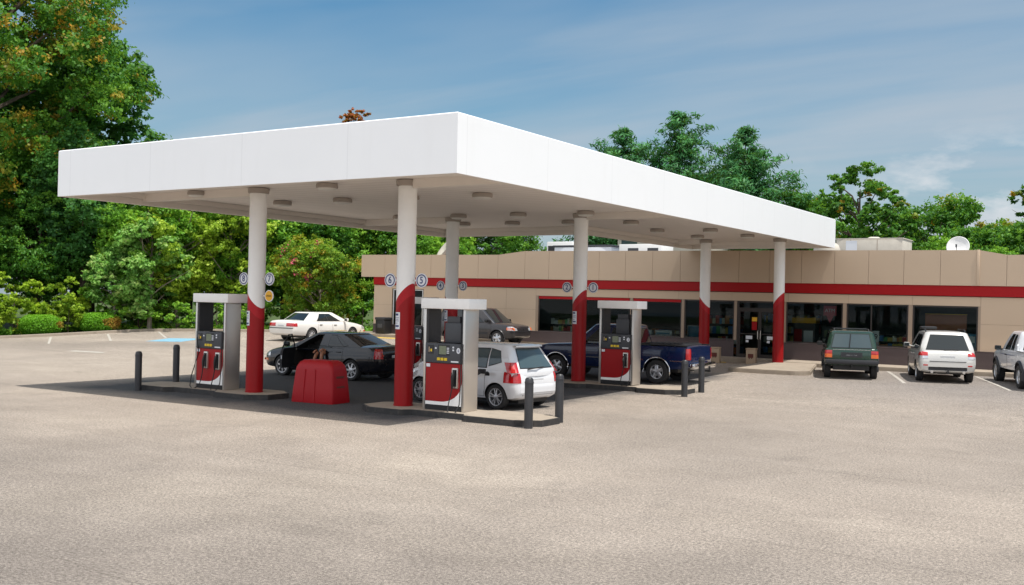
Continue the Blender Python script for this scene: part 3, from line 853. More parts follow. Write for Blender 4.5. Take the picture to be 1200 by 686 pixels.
class Body:
    def __init__(s, st, sect, crown):
        st = sorted(st); s.st = st; s.x = [q[0] for q in st]
        s.sec = SECT[sect]; s.crown = crown
        xs = set(round(q, 4) for q in s.x)
        xs |= set(np.round(np.arange(s.x[0], s.x[-1], .06), 4).tolist())
        s.xs = sorted(xs)
        xa = np.array(s.xs)
        s.zb = pchip(s.x, [q[1] for q in st], xa); s.zt = pchip(s.x, [q[2] for q in st], xa); s.w = pchip(s.x, [q[3] for q in st], xa)
    def at(s, x):
        return (float(pchip(s.x, [q[1] for q in s.st], x)), float(pchip(s.x, [q[2] for q in s.st], x)), float(pchip(s.x, [q[3] for q in s.st], x)))
    def half(s, x):
        zb, zt, w = s.at(x)
        return [(a*w, zb + b*(zt-zb) + c*s.crown*w) for a, b, c in s.sec]
    def side_y(s, x, z):
        zb, zt, w = s.at(x)
        if z <= zb or z >= zt: return None
        H = s.half(x)[1:9]
        return float(np.interp(z, [p[1] for p in H], [p[0] for p in H]))
    def top_z(s, x, y):
        H = s.half(x)[7:]
        return float(np.interp(abs(y), [p[0] for p in H][::-1], [p[1] for p in H][::-1]))
    def outline(s, z, x_in, sgn, y_in, n=16):
        """plan outline at height z from x_in round the end (sgn -1 rear, +1 front) to y_in"""
        xe = s.x[0] if sgn < 0 else s.x[-1]
        P = []
        for x in np.linspace(x_in, xe, 90):
            y = s.side_y(x, z)
            if y is None: break
            P.append((x, y))
        if not P: P = [(x_in, s.at(x_in)[2])]
        xl, yl = P[-1]
        for y in np.linspace(yl, y_in, 12)[1:]: P.append((xl, y))
        P = np.array(P); d = np.r_[0, np.cumsum(np.hypot(*np.diff(P, axis=0).T))]
        u = np.linspace(0, d[-1], n)
        Q = np.c_[np.interp(u, d, P[:, 0]), np.interp(u, d, P[:, 1])]
        T = np.gradient(Q, axis=0); T /= np.linalg.norm(T, axis=1)[:, None] + 1e-9
        N = np.c_[T[:, 1], -T[:, 0]] * (1 if sgn > 0 else -1)
        # outward: away from the car centre line
        if np.sum(N[:, 1]) < 0: N = -N
        N[:, 0] = np.where(np.sign(N[:, 0]) == -sgn, 0, N[:, 0])
        return Q, N
    def end_x(s, y, z, sgn):
        xs = s.xs if sgn < 0 else s.xs[::-1]
        prev = None
        for x in xs:
            yy = s.side_y(x, z)
            if yy is not None and yy >= abs(y):
                return x
        return xs[-1]
    def mesh_rows(s):
        rows = []
        for i, x in enumerate(s.xs):
            zb, zt, w = s.zb[i], s.zt[i], s.w[i]
            h = [(a*w, zb + b*(zt-zb) + c*s.crown*w) for a, b, c in s.sec]
            ring = [(x, y, z) for y, z in h] + [(x, -y, z) for y, z in h[-2:0:-1]]
            rows.append(ring)
        return rows
    def build_bm(s):
        bm = bmesh.new()
        rows = [[bm.verts.new(p) for p in r] for r in s.mesh_rows()]
        n = len(rows[0])
        for i in range(len(rows)-1):
            for k in range(n):
                k2 = (k+1) % n
                bm.faces.new((rows[i][k], rows[i][k2], rows[i+1][k2], rows[i+1][k]))
        bm.faces.new(rows[0][::-1]); bm.faces.new(rows[-1])
        bmesh.ops.recalc_face_normals(bm, faces=bm.faces[:])
        return bm

def boolean(me_a, cutters, mats):
    """me_a minus the cutter meshes; returns a new mesh"""
    oa = link_mesh('tmp_a', me_a)
    tmp = []
    for c in cutters:
        oc = link_mesh('tmp_c', c); tmp.append(oc)
        md = oa.modifiers.new('b', 'BOOLEAN'); md.operation = 'DIFFERENCE'; md.solver = 'EXACT'; md.object = oc
        try: md.material_mode = 'TRANSFER'
        except Exception: pass
    dg = bpy.context.evaluated_depsgraph_get()
    me = bpy.data.meshes.new_from_object(oa.evaluated_get(dg))
    for o in [oa] + tmp: bpy.data.objects.remove(o)
    return me

def mesh_from_bm(bm, name, mats, smooth=True, ang=34):
    me = bpy.data.meshes.new(name); bm.to_mesh(me); bm.free()
    for m in mats: me.materials.append(m)
    if smooth:
        for p in me.polygons: p.use_smooth = True
        me.set_sharp_from_angle(angle=R(ang))
    return me

class Cabin:
    """greenhouse between the belt line and the roof"""
    def __init__(s, belt, roof, z2, bf=.10, br=.06, cr=.07):
        s.b = belt; s.r = roof; s.z2 = z2; s.bf = bf; s.br = br; s.cr = cr     # belt/roof: (xf, xr, w, z)
    def side(s, u, v, off=0., sg=1):
        xf0, xr0, w0, z0 = s.b; xf1, xr1, w1, z1 = s.r
        c = s.cr
        a = Vector((xf0-c + (xr0+c-xf0+c)*u, w0, z0)); b = Vector((xf1-c + (xr1+c-xf1+c)*u, w1, z1))
        p = a.lerp(b, v)
        p.y += .018*math.sin(PI*min(1, max(0, v)))
        p.y += off; p.y *= sg
        return p
    def end(s, q, v, which, off=0.):
        xf0, xr0, w0, z0 = s.b; xf1, xr1, w1, z1 = s.r
        if which == 'f': a = (xf0, w0, s.bf); b = (xf1, w1, s.bf)
        else: a = (xr0, w0, -s.br); b = (xr1, w1, -s.br)
        def pt(t):
            x, w, bow = t
            return x + bow*(1-q*q) , q*(w-s.cr*.8)
        (xa, ya), (xb, yb) = pt(a), pt(b)
        p = Vector((xa+(xb-xa)*v, ya+(yb-ya)*v, z0+(z1-z0)*v))
        p.x += off if which == 'f' else -off
        p.z += off*.5
        return p
    def ring(s, v, zoff=0., ins=0., n=13):
        P = []
        for q in np.linspace(-1, 1, n): P.append(s.end(q, v, 'f'))
        for u in np.linspace(0, 1, 15): P.append(s.side(u, v, 0, 1))
        for q in np.linspace(1, -1, n): P.append(s.end(q, v, 'r'))
        for u in np.linspace(1, 0, 15): P.append(s.side(u, v, 0, -1))
        P = [p.copy() for p in P]
        cx = (s.r[0]+s.r[1])/2
        for p in P:
            p.z += zoff
            if ins:
                p.x = cx + (p.x-cx)*(1-ins*.7); p.y *= 1-ins
        return P
    def mesh(s, mats, drop=.14):
        bm = bmesh.new(); rows = []
        lo = s.ring(0); lo2 = []
        for p in lo:
            q = p.copy(); q.z -= drop; lo2.append(q)
        dz = s.z2 - s.r[3]
        specs = [lo2, lo] + [s.ring(v) for v in (.25, .5, .75, 1.)]
        for k, (ins, f) in enumerate(((.035, .35), (.10, .62), (.28, .86), (.55, .97))): specs.append(s.ring(1., dz*f, ins))
        rows = [[bm.verts.new(p) for p in r] for r in specs]
        n = len(rows[0])
        for i in range(len(rows)-1):
            for k in range(n):
                k2 = (k+1) % n
                bm.faces.new((rows[i][k], rows[i][k2], rows[i+1][k2], rows[i+1][k]))
        bm.faces.new(rows[-1]); bm.faces.new(rows[0][::-1])
        bmesh.ops.recalc_face_normals(bm, faces=bm.faces[:])
        return mesh_from_bm(bm, 'cabin', mats, ang=40)
    def side_window(s, poly, sg, name, mat, parent, trim=None):
        """poly: corners (u, v) given as bottom-rear.. four points: bl, br, tr, tl; filled as a grid"""
        a, b, c, d = [Vector(p) for p in poly]
        mb = MB()
        def G(off, grow, m):
            P = []
            for j in np.linspace(0-grow, 1+grow, 7):
                row = []
                for i in np.linspace(0-grow*.6, 1+grow*.6, 7):
                    q = a.lerp(b, i).lerp(d.lerp(c, i), j)
                    row.append(s.side(q.x, q.y, off, sg))
                P.append(row)
            mb.grid(P, m, True, flip=sg < 0)
        G(.004, .055, 1); G(.008, 0, 0)
        return mb.build(name, [mat, trim or MT['black']], parent)
    def end_window(s, q0, q1, v0, v1, which, name, mat, parent, top=1., trim=None):
        mb = MB()
        def G(off, g, m):
            P = []
            for j in np.linspace(v0-g, v1+g, 6):
                t = (j-v0)/(v1-v0); k = 1 + (top-1)*t
                P.append([s.end(q*k, j, which, off) for q in np.linspace(q0-g*.7, q1+g*.7, 13)])
            mb.grid(P, m, True, flip=which == 'r')
        G(.005, .035, 1); G(.010, 0, 0)
        return mb.build(name, [mat, trim or MT['black']], parent)

_wheels = {}
def wheel_meshes(Rw, wd, style, rimk=.66):
    k = (Rw, wd, style, rimk)
    if k in _wheels: return _wheels[k]
    rr = Rw*rimk; h = wd/2
    MX = Matrix.Rotation(-PI/2, 4, 'X')           # lathe axis z -> +y (outer face +y)
    tb = MB(); tb.lathe([(rr, -h), (Rw*.93, -h), (Rw*.985, -h*.80), (Rw, -h*.55), (Rw, -h*.08), (Rw*.992, 0), (Rw, h*.08), (Rw, h*.55), (Rw*.985, h*.80), (Rw*.93, h), (rr*1.05, h*1.0), (rr, h*.92)], 40, 0, MX)
    tyre = tb.mesh('tyre', MT['rubber'])
    hb = MB(); hb.lathe([(rr*.98, -h*.5), (rr*.98, h*.25), (0, h*.25)], 28, 0, MX); hub = hb.mesh('wheel', MT['rim_dark'])
    rb = MB()
    rb.lathe([(rr*.90, h*.35), (rr*.905, h*.80), (rr*.94, h*.92), (rr*1.01, h*.93), (rr*1.01, h*.80)], 36, 0, MX)
    ns, ws = {'seven': (7, .26), 'six': (6, .34), 'five': (5, .42), 'twin': (10, .16), 'steel': (8, .40), 'multi': (9, .24)}[style]
    for i in range(ns):
        a = 2*PI*i/ns
        if style == 'twin': a = 2*PI*(i//2)/5 + (.20 if i % 2 else -.20)
        Mr = Matrix.Rotation(a, 4, 'Y')
        r0_, r1_ = rr*.18, rr*.93; w0, w1 = rr*ws*.62, rr*ws*.42
        if style == 'five': w0, w1 = rr*.30, rr*.40*.62
        z0, z1 = h*.86, h*.78
        pts = [(-w0, z0-.012, r0_), (w0, z0-.012, r0_), (w1, z1-.012, r1_), (-w1, z1-.012, r1_), (-w0*.7, z0, r0_), (w0*.7, z0, r0_), (w1*.7, z1, r1_), (-w1*.7, z1, r1_)]
        pts = [Mr @ Vector(p) for p in pts]
        rb.add(pts, [(4, 5, 6, 7), (0, 1, 5, 4), (1, 2, 6, 5), (2, 3, 7, 6), (3, 0, 4, 7)], 0)
    rb.lathe([(rr*.30, h*.70), (rr*.28, h*.88), (rr*.15, h*.94), (0, h*.95)], 20, 0, MX)
    rim = rb.mesh('rim', MT['rim'])
    _wheels[k] = (hub, tyre, rim)
    return _wheels[k]

def add_wheel(root, x, y, Rw, wd, style, rimk=.66, steer=0.):
    hub, tyre, rim = wheel_meshes(Rw, wd, style, rimk)
    wv = link_mesh('wheel', hub, root, (x, y, Rw))
    wv.rotation_euler = (0, random.uniform(0, 1.2), (0 if y > 0 else PI) + steer)
    link_mesh('tyre', tyre, wv); link_mesh('rim', rim, wv)

def vehicle(name, label, cat, loc, heading, S):
    t = thing(name, label, cat, loc, R(heading))
    paint = MT[S['paint']]; glass = MT[S.get('glass', 'glass_car')]
    B = Body(S['st'], S.get('sect', 'car'), S.get('crown', .05))
    Rw, wd, xf, xr = S['R'], S['wd'], S['xf'], S['xr']
    K = S.get('archk', 1.13)
    wmax = max(q[3] for q in S['st'])
    cut = []
    for x in (xf, xr):
        for sg in (-1, 1):
            bm = bmesh.new()
            bmesh.ops.create_cone(bm, cap_ends=True, segments=40, radius1=Rw*K, radius2=Rw*K, depth=.62)
            bmesh.ops.rotate(bm, verts=bm.verts[:], matrix=Matrix.Rotation(PI/2, 3, 'X'))
            bmesh.ops.translate(bm, verts=bm.verts[:], vec=(x, sg*(wmax+.02), Rw*1.01))
            cut.append(mesh_from_bm(bm, 'cut', [MT['black']]))
    for (a, b, mt_) in S.get('holes', []):
        bm = bmesh.new(); bmesh.ops.create_cube(bm, size=1)
        for v in bm.verts: v.co = Vector([a[i]+(v.co[i]+.5)*(b[i]-a[i]) for i in range(3)])
        cut.append(mesh_from_bm(bm, 'cut', [MT[mt_]]))
    me = boolean(mesh_from_bm(B.build_bm(), 'body', [paint]), cut, None)
    for p in me.polygons: p.use_smooth = True
    me.set_sharp_from_angle(angle=R(34))
    me.name = 'body'
    link_mesh('body', me, t)
    C = None
    if 'cab' in S:
        C = Cabin(*S['cab'])
        cm = C.mesh([paint])
        if S.get('cab_holes'):
            cc = []
            for poly, y0, y1, mt_ in S['cab_holes']:
                q = MB(); q.prism([(p[0], p[1]) for p in poly], y0, y1, 0, Matrix.Rotation(PI/2, 4, 'X') if False else Matrix(((1, 0, 0, 0), (0, 0, 1, 0), (0, 1, 0, 0), (0, 0, 0, 1))))
                m2 = q.mesh('cut', [MT[mt_]])
                bm = bmesh.new(); bm.from_mesh(m2); bmesh.ops.recalc_face_normals(bm, faces=bm.faces[:]); bm.to_mesh(m2); bm.free()
                cc.append(m2)
            cm = boolean(cm, cc, None)
            for p in cm.polygons: p.use_smooth = True
            cm.set_sharp_from_angle(angle=R(40))
        link_mesh('cabin_roof', cm, t)
        for (sg, poly) in S['windows']:
            for g in ((-1, 1) if sg == 0 else (sg,)): C.side_window(poly, g, 'side_window', glass, t)
        f = S.get('screen', (-.93, .93, .06, .95, .97)); C.end_window(f[0], f[1], f[2], f[3], 'f', 'windscreen', glass, t, f[4])
        f = S.get('rearwin', (-.88, .88, .08, .92, .95)); rw = C.end_window(f[0], f[1], f[2], f[3], 'r', 'rear_window', MT[S.get('rglass', S.get('glass', 'glass_car'))], t, f[4])
    # wheels, underbody
    for x in (xf, xr):
        for sg in (-1, 1):
            y = sg*(B.at(x)[2] - wd/2 - S.get('tuck', .02))
            add_wheel(t, x, y, Rw, wd, S['wheel'], S.get('rimk', .66), R(S.get('steer', 0)) if x == xf else 0)
    mb = MB(); ym = wmax - .30
    mb.box((xr-Rw*1.6, -ym, S['under'][0]), (xf+Rw*1.5, ym, S['under'][1])); mb.tube([(xr, -ym-.1, Rw), (xr, ym+.1, Rw)], .05, 8); mb.tube([(xf, -ym-.1, Rw), (xf, ym+.1, Rw)], .05, 8)
    mb.build('underbody', MT['black'], t)
    # lamps
    def lamp(nm, z0, z1, x_in, sgn, y_in, mats, split=None, sides=(-1, 1), off=.008):
        for sg in sides:
            mb = MB(); zs = np.linspace(z0, z1, 7); P = []
            for z in zs:
                Q, N = B.outline(z, x_in, sgn, y_in)
                P.append([(q[0]+nn[0]*off, sg*(q[1]+nn[1]*off), z) for q, nn in zip(Q, N)])
            if split is None: mb.grid(P, 0)
            else:
                k = max(1, min(5, int(round(split*6)))); mb.grid(P[:k+1], 1); mb.grid(P[k:], 0)
            # thickness back to the body
            for row in (P[0], P[-1]):
                mb.grid([row, [(p[0]-sgn*.03, p[1]*.97, p[2]) for p in row]], 0)
            mb.build(nm, mats, t)
    for a in S.get('lamps', []): lamp(*a[:6], [MT[k] for k in a[6]], *(a[7:]))
    # flat things on the ends: (name, sgn, y0, y1, z0, z1, mat, off)
    def panel(nm, sgn, y0, y1, z0, z1, mat, off=.006, thick=.03, parent=None):
        mb = MB(); P = []
        for z in np.linspace(z0, z1, 5):
            P.append([(B.end_x(y, z, sgn)+sgn*off, y, z) for y in np.linspace(y0, y1, 15)])
        mb.grid(P)
        back = lambda r: [(p[0]-sgn*thick, p[1], p[2]) for p in r]
        mb.grid([P[0], back(P[0])]); mb.grid([P[-1], back(P[-1])])
        mb.grid([[r[0] for r in P], back([r[0] for r in P])]); mb.grid([[r[-1] for r in P], back([r[-1] for r in P])])
        return mb.build(nm, MT[mat], parent or t)
    for a in S.get('panels', []): panel(*a)
    # doors: patches of the body side a few mm proud with a dark gap round them
    def door(x0, x1, z0, sg, hx, arch=None, ztop=None):
        mb = MB()
        def G(off, gr, m):
            zs_t = []
            P = []
            for j in np.linspace(0, 1, 9):
                row = []
                for i in np.linspace(0, 1, 11):
                    zt = B.at((x0+x1)/2)[1]*.5 + B.at(x0)[1]*.25 + B.at(x1)[1]*.25 - .035 if ztop is None else ztop
                    z = (z0-gr) + (zt + gr - z0 + gr)*j
                    a0, a1 = x0-gr, x1+gr
                    if arch is not None:
                        rr = Rw*K + .03 - gr
                        dz = z - Rw
                        dx = math.sqrt(max(0, rr*rr-dz*dz))
                        if arch < (x0+x1)/2: a0 = max(a0, arch+dx)
                        else: a1 = min(a1, arch-dx)
                    x = a0 + (a1-a0)*i
                    y = B.side_y(x, z) or B.at(x)[2]*.9
                    row.append((x, sg*(y+off), z))
                P.append(row)
            mb.grid(P, m, True, flip=sg > 0)
        G(.002, .008, 1); G(.005, 0, 0)
        d = mb.build('door', [paint, MT['black']], t)
        if hx is not None:
            zt = B.at(hx)[1] - S.get('handle_drop', .15); y = B.side_y(hx, zt)
            q = MB(); q.bbox((hx-.085, min(sg*(y+.004), sg*(y+.035)), zt-.014), (hx+.085, max(sg*(y+.004), sg*(y+.035)), zt+.014), .006)
            q.build('door_handle', MT[S.get('handle_mat', S['paint'])], d)
    for a in S.get('doors', []):
        for sg in ((-1, 1) if a[3] == 0 else (a[3],)): door(a[0], a[1], a[2], sg, *a[4:])
    # side mouldings: (x0, x1, z0, z1, mat)
    for (x0, x1, z0, z1, m) in S.get('mould', []):
        for sg in (-1, 1):
            mb = MB(); P = [[(x, sg*((B.side_y(x, z) or .5)+o_), z) for x in np.linspace(x0, x1, 24)] for z, o_ in ((z0, .002), (z0, .014), (z1, .014), (z1, .002))]
            mb.grid(P, 0, False); mb.build('side_moulding', MT[m], t)
    if 'flare' in S:
        fm, k0, k1, o_ = S['flare']
        for x in (xf, xr):
            for sg in (-1, 1):
                mb = MB(); P = []
                for a in np.linspace(-12, 192, 30):
                    ca, sa = math.cos(R(a)), math.sin(R(a)); row = []
                    for kk, oo in ((k0, o_*.2), (k0, o_), ((k0+k1)/2, o_), (k1, o_*.3), (k1, -.01)):
                        px, pz = x+ca*Rw*kk, Rw*1.01+sa*Rw*kk
                        y = B.side_y(px, min(pz, B.at(px)[1]-.02)) or B.at(px)[2]*.985
                        row.append((px, sg*(max(y, B.at(px)[2]*.95)+oo), max(.1, pz)))
                    P.append(row)
                mb.grid(P); mb.build('wheel_arch_trim', MT[fm], t)
    if 'mirror' in S:
        x, z, m = S['mirror']
        y = B.at(x)[2]*.93
        for sg in (-1, 1):
            mb = MB(); a, b = sg*(y+.06), sg*(y+.25)
            mb.bbox((x-.06, min(a, b), z), (x+.07, max(a, b), z+.15), .03); mb.tube([(x, sg*(y-.08), z+.0), (x, sg*(y+.09), z+.05)], .025, 8)
            q = mb.build('wing_mirror', MT[m], t)
            mb = MB(); a, b = sg*(y+.075), sg*(y+.235); mb.box((x-.064, min(a, b), z+.015), (x-.058, max(a, b), z+.135)); mb.build('mirror_glass', MT['glass_car'], q)
    if 'antenna' in S:
        p, q = S['antenna']; mb = MB(); mb.tube([p, q], .006, 6); mb.build('antenna', MT['black'], t)
    if 'wiper' in S and C:
        q0, v0, q1, v1 = S['wiper']; mb = MB(); mb.tube([C.end(q0, v0, 'r', .02), C.end((q0+q1)/2, (v0+v1)/2, 'r', .045), C.end(q1, v1, 'r', .02)], .012, 6); mb.build('rear_wiper', MT['black'], t)
    t['_'] = 0; del t['_']
    return t, B, C

def zgf(x, y): return float(zg(x, y))

# --- white hatchback at the near pump
S = dict(paint='p_white', glass='glass_light', R=.295, wd=.19, xf=1.15, xr=-1.31, wheel='twin', rimk=.70, under=(.16, .42), crown=.045,
    st=[(-1.93, .40, .60, .64), (-1.91, .33, .76, .72), (-1.85, .27, .90, .785), (-1.70, .23, .97, .825), (-1.3, .21, .985, .842), (-.6, .20, .965, .845), (0, .19, .94, .845), (.7, .19, .93, .84), (1.1, .20, .90, .832), (1.45, .21, .82, .80), (1.7, .23, .73, .74), (1.85, .27, .64, .66), (1.92, .34, .54, .56)],
    cab=((1.30, -1.86, .80, .93), (.22, -1.52, .60, 1.46), 1.525, .14, .07, .08),
    windows=[(0, ((.20, .08), (.455, .08), (.43, .86), (.22, .86))), (0, ((.475, .08), (.735, .08), (.715, .88), (.45, .86))), (0, ((.76, .16), (.90, .34), (.895, .80), (.74, .88)))],
    rearwin=(-.82, .82, .10, .90, .97), wiper=(.55, .02, -.3, .10),
    lamps=[('tail_light', .64, .965, -1.55, -1, .63, ('tail_red', 'lens_clear')), ('headlight', .60, .76, 1.25, 1, .42, ('lens_clear', 'lens_clear'))],
    panels=[('number_plate', -1, -.21, .21, .69, .83, 'plate', .012, .02), ('rear_bumper_vent', -1, -.58, .58, .345, .40, 'dark_plastic', .006), ('rear_bumper', -1, -.66, .66, .41, .60, 'p_white', .018)],
    doors=[(.02, .82, .30, 0, .16), (-.98, -.0, .30, 0, -.72, -1.31)], mirror=(.78, .96, 'p_white'), antenna=((-1.30, 0, 1.51), (-1.42, 0, 1.62)), handle_drop=.12)
hatch, B, C = vehicle('parked_car', 'white hatchback refuelling behind the pump nearest the camera', 'hatchback', (-2.22, 4.13, 0), 173, S)
# upper tail light running up the pillar
for sg in (-1, 1):
    mb = MB(); P = []
    for v in np.linspace(-.10, .34, 6): P.append([C.side(1.0-.0*v, v, .006, sg) if False else C.side(u, v, .007, sg) for u in np.linspace(.945-.02*v, 1.0, 4)] + [C.end(sg*q, v, 'r', .008) for q in np.linspace(1., .93, 3)])
    mb.grid(P); mb.build('tail_light', MT['tail_red'], hatch)
mb = MB(); P = [[C.end(q, 1.0-.01*k, 'r', .0) + Vector((-.10-.02*(1-q*q) if k == 0 else .0, 0, .03 if k == 0 else .05)) for q in np.linspace(-.93, .93, 13)] for k in (0, 1)]
P2 = [[p - Vector((0, 0, .03)) for p in r] for r in P]
mb.grid(P); mb.grid(P2); mb.grid([P[0], P2[0]]); mb.build('roof_spoiler', MT['p_white'], hatch)
# open filler flap, pump nozzle and hose on the left rear wing
fx, fz = -1.05, .80
y = B.side_y(fx, fz)
mb = MB(); mb.lathe([(.075, .004), (0, .004)], 20, 0, Matrix.Translation((fx, y, fz)) @ Matrix.Rotation(-PI/2, 4, 'X')); fl = mb.build('filler_neck', MT['black'], hatch)
mb = MB(); mb.lathe([(0, -.006), (.085, -.006), (.085, .006), (0, .006)], 20, 0, Matrix.Translation((fx+.12, y+.08, fz)) @ Matrix.Rotation(R(55), 4, 'Z') @ Matrix.Rotation(PI/2, 4, 'X')); mb.build('filler_flap', MT['p_white'], fl)
o = thing('fuel_nozzle', 'black fuel nozzle with hose stuck in the side of the white hatchback', 'fuel nozzle', (0, 0, 0))
hm = Matrix.Translation(hatch.location) @ Matrix.Rotation(R(173), 4, 'Z')
def HW(x, yy, z): return hm @ Vector((x, yy, z))
mb = MB(); mb.tube([HW(fx, y+.01, fz), HW(fx, y+.10, fz+.05), HW(fx+.02, y+.20, fz+.08), HW(fx+.05, y+.30, fz+.02)], [.018, .03, .05, .035], 8); mb.bbox((-.09, -.05, -.05), (.09, .05, .06), .02, 0, Matrix.Translation(HW(fx, y+.19, fz+.08)))
mb.build('nozzle_body', MT['black'], o)
mb = MB()
H0 = HW(fx+.05, y+.30, fz+.02); E0 = Vector((-.55, 1.80, .35))
hp = [H0, H0 + Vector((-.10, -.08, -.14)), H0 + Vector((-.22, -.2, -.42)), H0 + Vector((-.28, -.4, -.66)), Vector((-.75, 2.25, .10)), Vector((-.82, 2.05, .12)), Vector((-.83, 1.92, .6)), Vector((-.83, 1.86, 1.2))]
mb.tube(hp, .014, 8); mb.build('hose', MT['rubber'], o)

# --- black saloon with its driver's door open
S = dict(paint='p_black', R=.325, wd=.22, xf=1.50, xr=-1.38, wheel='seven', rimk=.70, under=(.18, .48), crown=.05,
    st=[(-2.43, .44, .80, .66), (-2.40, .36, .97, .75), (-2.32, .30, 1.04, .82), (-2.0, .26, 1.06, .87), (-1.4, .22, 1.04, .893), (-.5, .20, .985, .895), (.5, .20, .965, .895), (1.0, .20, .97, .888), (1.5, .22, .92, .88), (2.0, .24, .83, .85), (2.22, .27, .76, .79), (2.34, .32, .68, .72), (2.40, .38, .58, .62)],
    cab=((1.22, -1.92, .80, .98), (.28, -.98, .60, 1.385), 1.44, .16, .07, .08),
    windows=[(0, ((.52, .12), (.74, .12), (.70, .90), (.53, .90))), (0, ((.755, .14), (.825, .20), (.775, .78), (.715, .90))), (-1, ((.18, .10), (.50, .12), (.515, .90), (.24, .88)))],
    rearwin=(-.88, .88, .06, .95, .95), holes=[((-.05, .30, .34), (1.02, 1.2, 1.10), 'seat')],
    cab_holes=[([(.98, .90), (-.03, .90), (-.10, 1.36), (.16, 1.355)], .25, 1.2, 'seat')],
    lamps=[('tail_light', .70, 1.0, -2.26, -1, .60, ('tail_red', 'tail_red')), ('headlight', .62, .80, 2.02, 1, .45, ('lens_clear', 'lens_clear')), ('side_marker', .46, .53, 2.12, 1, .72, ('tail_orange', 'tail_orange'))],
    panels=[('number_plate', -1, -.18, .18, .72, .86, 'plate', .010, .02), ('rear_bumper', -1, -.72, .72, .38, .62, 'p_black', .012), ('grille', 1, -.36, .36, .46, .66, 'dark_plastic', .012)],
    doors=[(-1.05, -.09, .32, 0, -.90, -1.38), (-.05, 1.02, .32, -1, .1)], mirror=None, antenna=((-.95, 0, 1.43), (-1.02, 0, 1.52)), handle_mat='p_black')
del S['mirror']
sedan, B, C = vehicle('parked_car', "black saloon with its driver's door open, beyond the red bin", 'saloon car', (-10.11, 7.74, 0), 180, S)
# steering wheel, seat, dashboard inside; the open door on its hinge
mb = MB(); mb.bbox((-.28, .08, .34), (.42, .68, .56), .05); mb.bbox((-.42, .10, .50), (-.20, .66, 1.10), .06, 0, Matrix.Translation((0, 0, 0))); mb.bbox((-.42, .26, 1.10), (-.28, .52, 1.28), .04); mb.build('driver_seat', MT['seat'], sedan)
mb = MB(); mb.lathe([(.17+.016*math.cos(q), .016*math.sin(q)) for q in np.linspace(0, 2*PI, 9)], 24, 0, Matrix.Translation((.62, .40, .93)) @ Matrix.Rotation(R(-65), 4, 'Y')); mb.build('steering_wheel', MT['black'], sedan)
dr = bpy.data.objects.new('door', None); COL.objects.link(dr); dr.parent = sedan; dr.location = (1.02, .875, 0); dr.rotation_euler = (0, 0, R(-66))
dr['label'] = "driver's door swung wide open"
def door_pt(x, z, off=0): return (x-1.02, (B.side_y(x, z) or .86)-.875+off, z)
mb = MB()
for off, m in ((.0, 0), (-.07, 1)):
    P = [[door_pt(x, z, off) for x in np.linspace(-.04, 1.01, 10)] for z in np.linspace(.33, .94, 8)]
    mb.grid(P, m, True)
    if m == 0: P0 = P
mb.grid([P0[-1], P[-1]], 1); mb.grid([P0[0], P[0]], 1); mb.grid([[r[0] for r in P0], [r[0] for r in P]], 1); mb.grid([[r[-1] for r in P0], [r[-1] for r in P]], 1)
mb.build('door_shell', [MT['p_black'], MT['dark_plastic']], dr)
fr = [(0.0-.02, -.05, .94), (-.10, -.10, 1.00), (-.82, -.27, 1.36), (-1.08, -.27, 1.36), (-1.05, -.06, .94)]
mb = MB(); mb.tube(fr, .022, 6); mb.build('window_frame', MT['black'], dr)
mb = MB(); mb.add([(-.08, -.06, .95), (-.80, -.265, 1.345), (-1.06, -.265, 1.345), (-1.03, -.07, .95)], [(0, 1, 2, 3)]); mb.build('window_pane', MT['glass_store'], dr)
mb = MB(); mb.bbox((-.22, .04, .96), (-.10, .24, 1.10), .03); mb.build('wing_mirror', MT['p_black'], dr)
mb = MB(); mb.box((-1.063, -.05, .60), (-1.058, -.02, .72)); mb.build('door_label', MT['sticker'], dr)

# --- navy pickup
S = dict(paint='p_navy', R=.375, wd=.25, xf=1.87, xr=-1.72, wheel='five', rimk=.58, under=(.36, .60), crown=.03, sect='box', archk=1.16,
    st=[(-2.80, .62, 1.00, .86), (-2.78, .56, 1.16, .90), (-2.70, .50, 1.19, .935), (-2.3, .46, 1.19, .955), (-1.2, .44, 1.18, .96), (0, .42, 1.17, .965), (1.0, .42, 1.16, .96), (1.6, .44, 1.13, .955), (2.2, .45, 1.09, .94), (2.55, .46, 1.03, .90), (2.70, .48, .96, .84), (2.75, .52, .88, .78)],
    cab=((1.36, -.80, .84, 1.14), (.62, -.66, .70, 1.74), 1.81, .12, .03, .09),
    windows=[(0, ((.17, .06), (.54, .06), (.52, .88), (.20, .88))), (0, ((.62, .08), (.90, .08), (.88, .86), (.61, .88)))],
    rearwin=(-.85, .85, .12, .86, .96), holes=[((-2.70, -.80, .70), (-.92, .80, 1.5), 'black')],
    lamps=[('tail_light', .78, 1.12, -2.69, -1, .80, ('tail_red', 'tail_red')), ('headlight', .78, .95, 2.52, 1, .55, ('lens_clear', 'lens_clear'))],
    panels=[('tailgate', -1, -.76, .76, .74, 1.13, 'p_navy', .010, .02), ('grille', 1, -.52, .52, .70, .93, 'dark_plastic', .01)],
    doors=[(.08, 1.12, .50, 0, .22)], mould=[(-2.68, -2.18, .715, .745, 'chrome'), (-1.26, 1.38, .715, .745, 'chrome')], flare=('chrome', 1.16, 1.225, .012), mirror=(.98, 1.16, 'black'), handle_mat='black', handle_drop=.17)
pk, B, C = vehicle('parked_pickup', 'navy blue pickup truck with chrome trim, parked behind the pump with number 2', 'pickup truck', (-2.92, 13.45, .055), 180, S)
mb = MB(); mb.bbox((-2.96, -.88, .50), (-2.80, .88, .68), .03); mb.build('rear_bumper', MT['chrome'], pk)
mb = MB(); mb.bbox((2.74, -.92, .46), (2.90, .92, .66), .04); mb.build('front_bumper', MT['chrome'], pk)
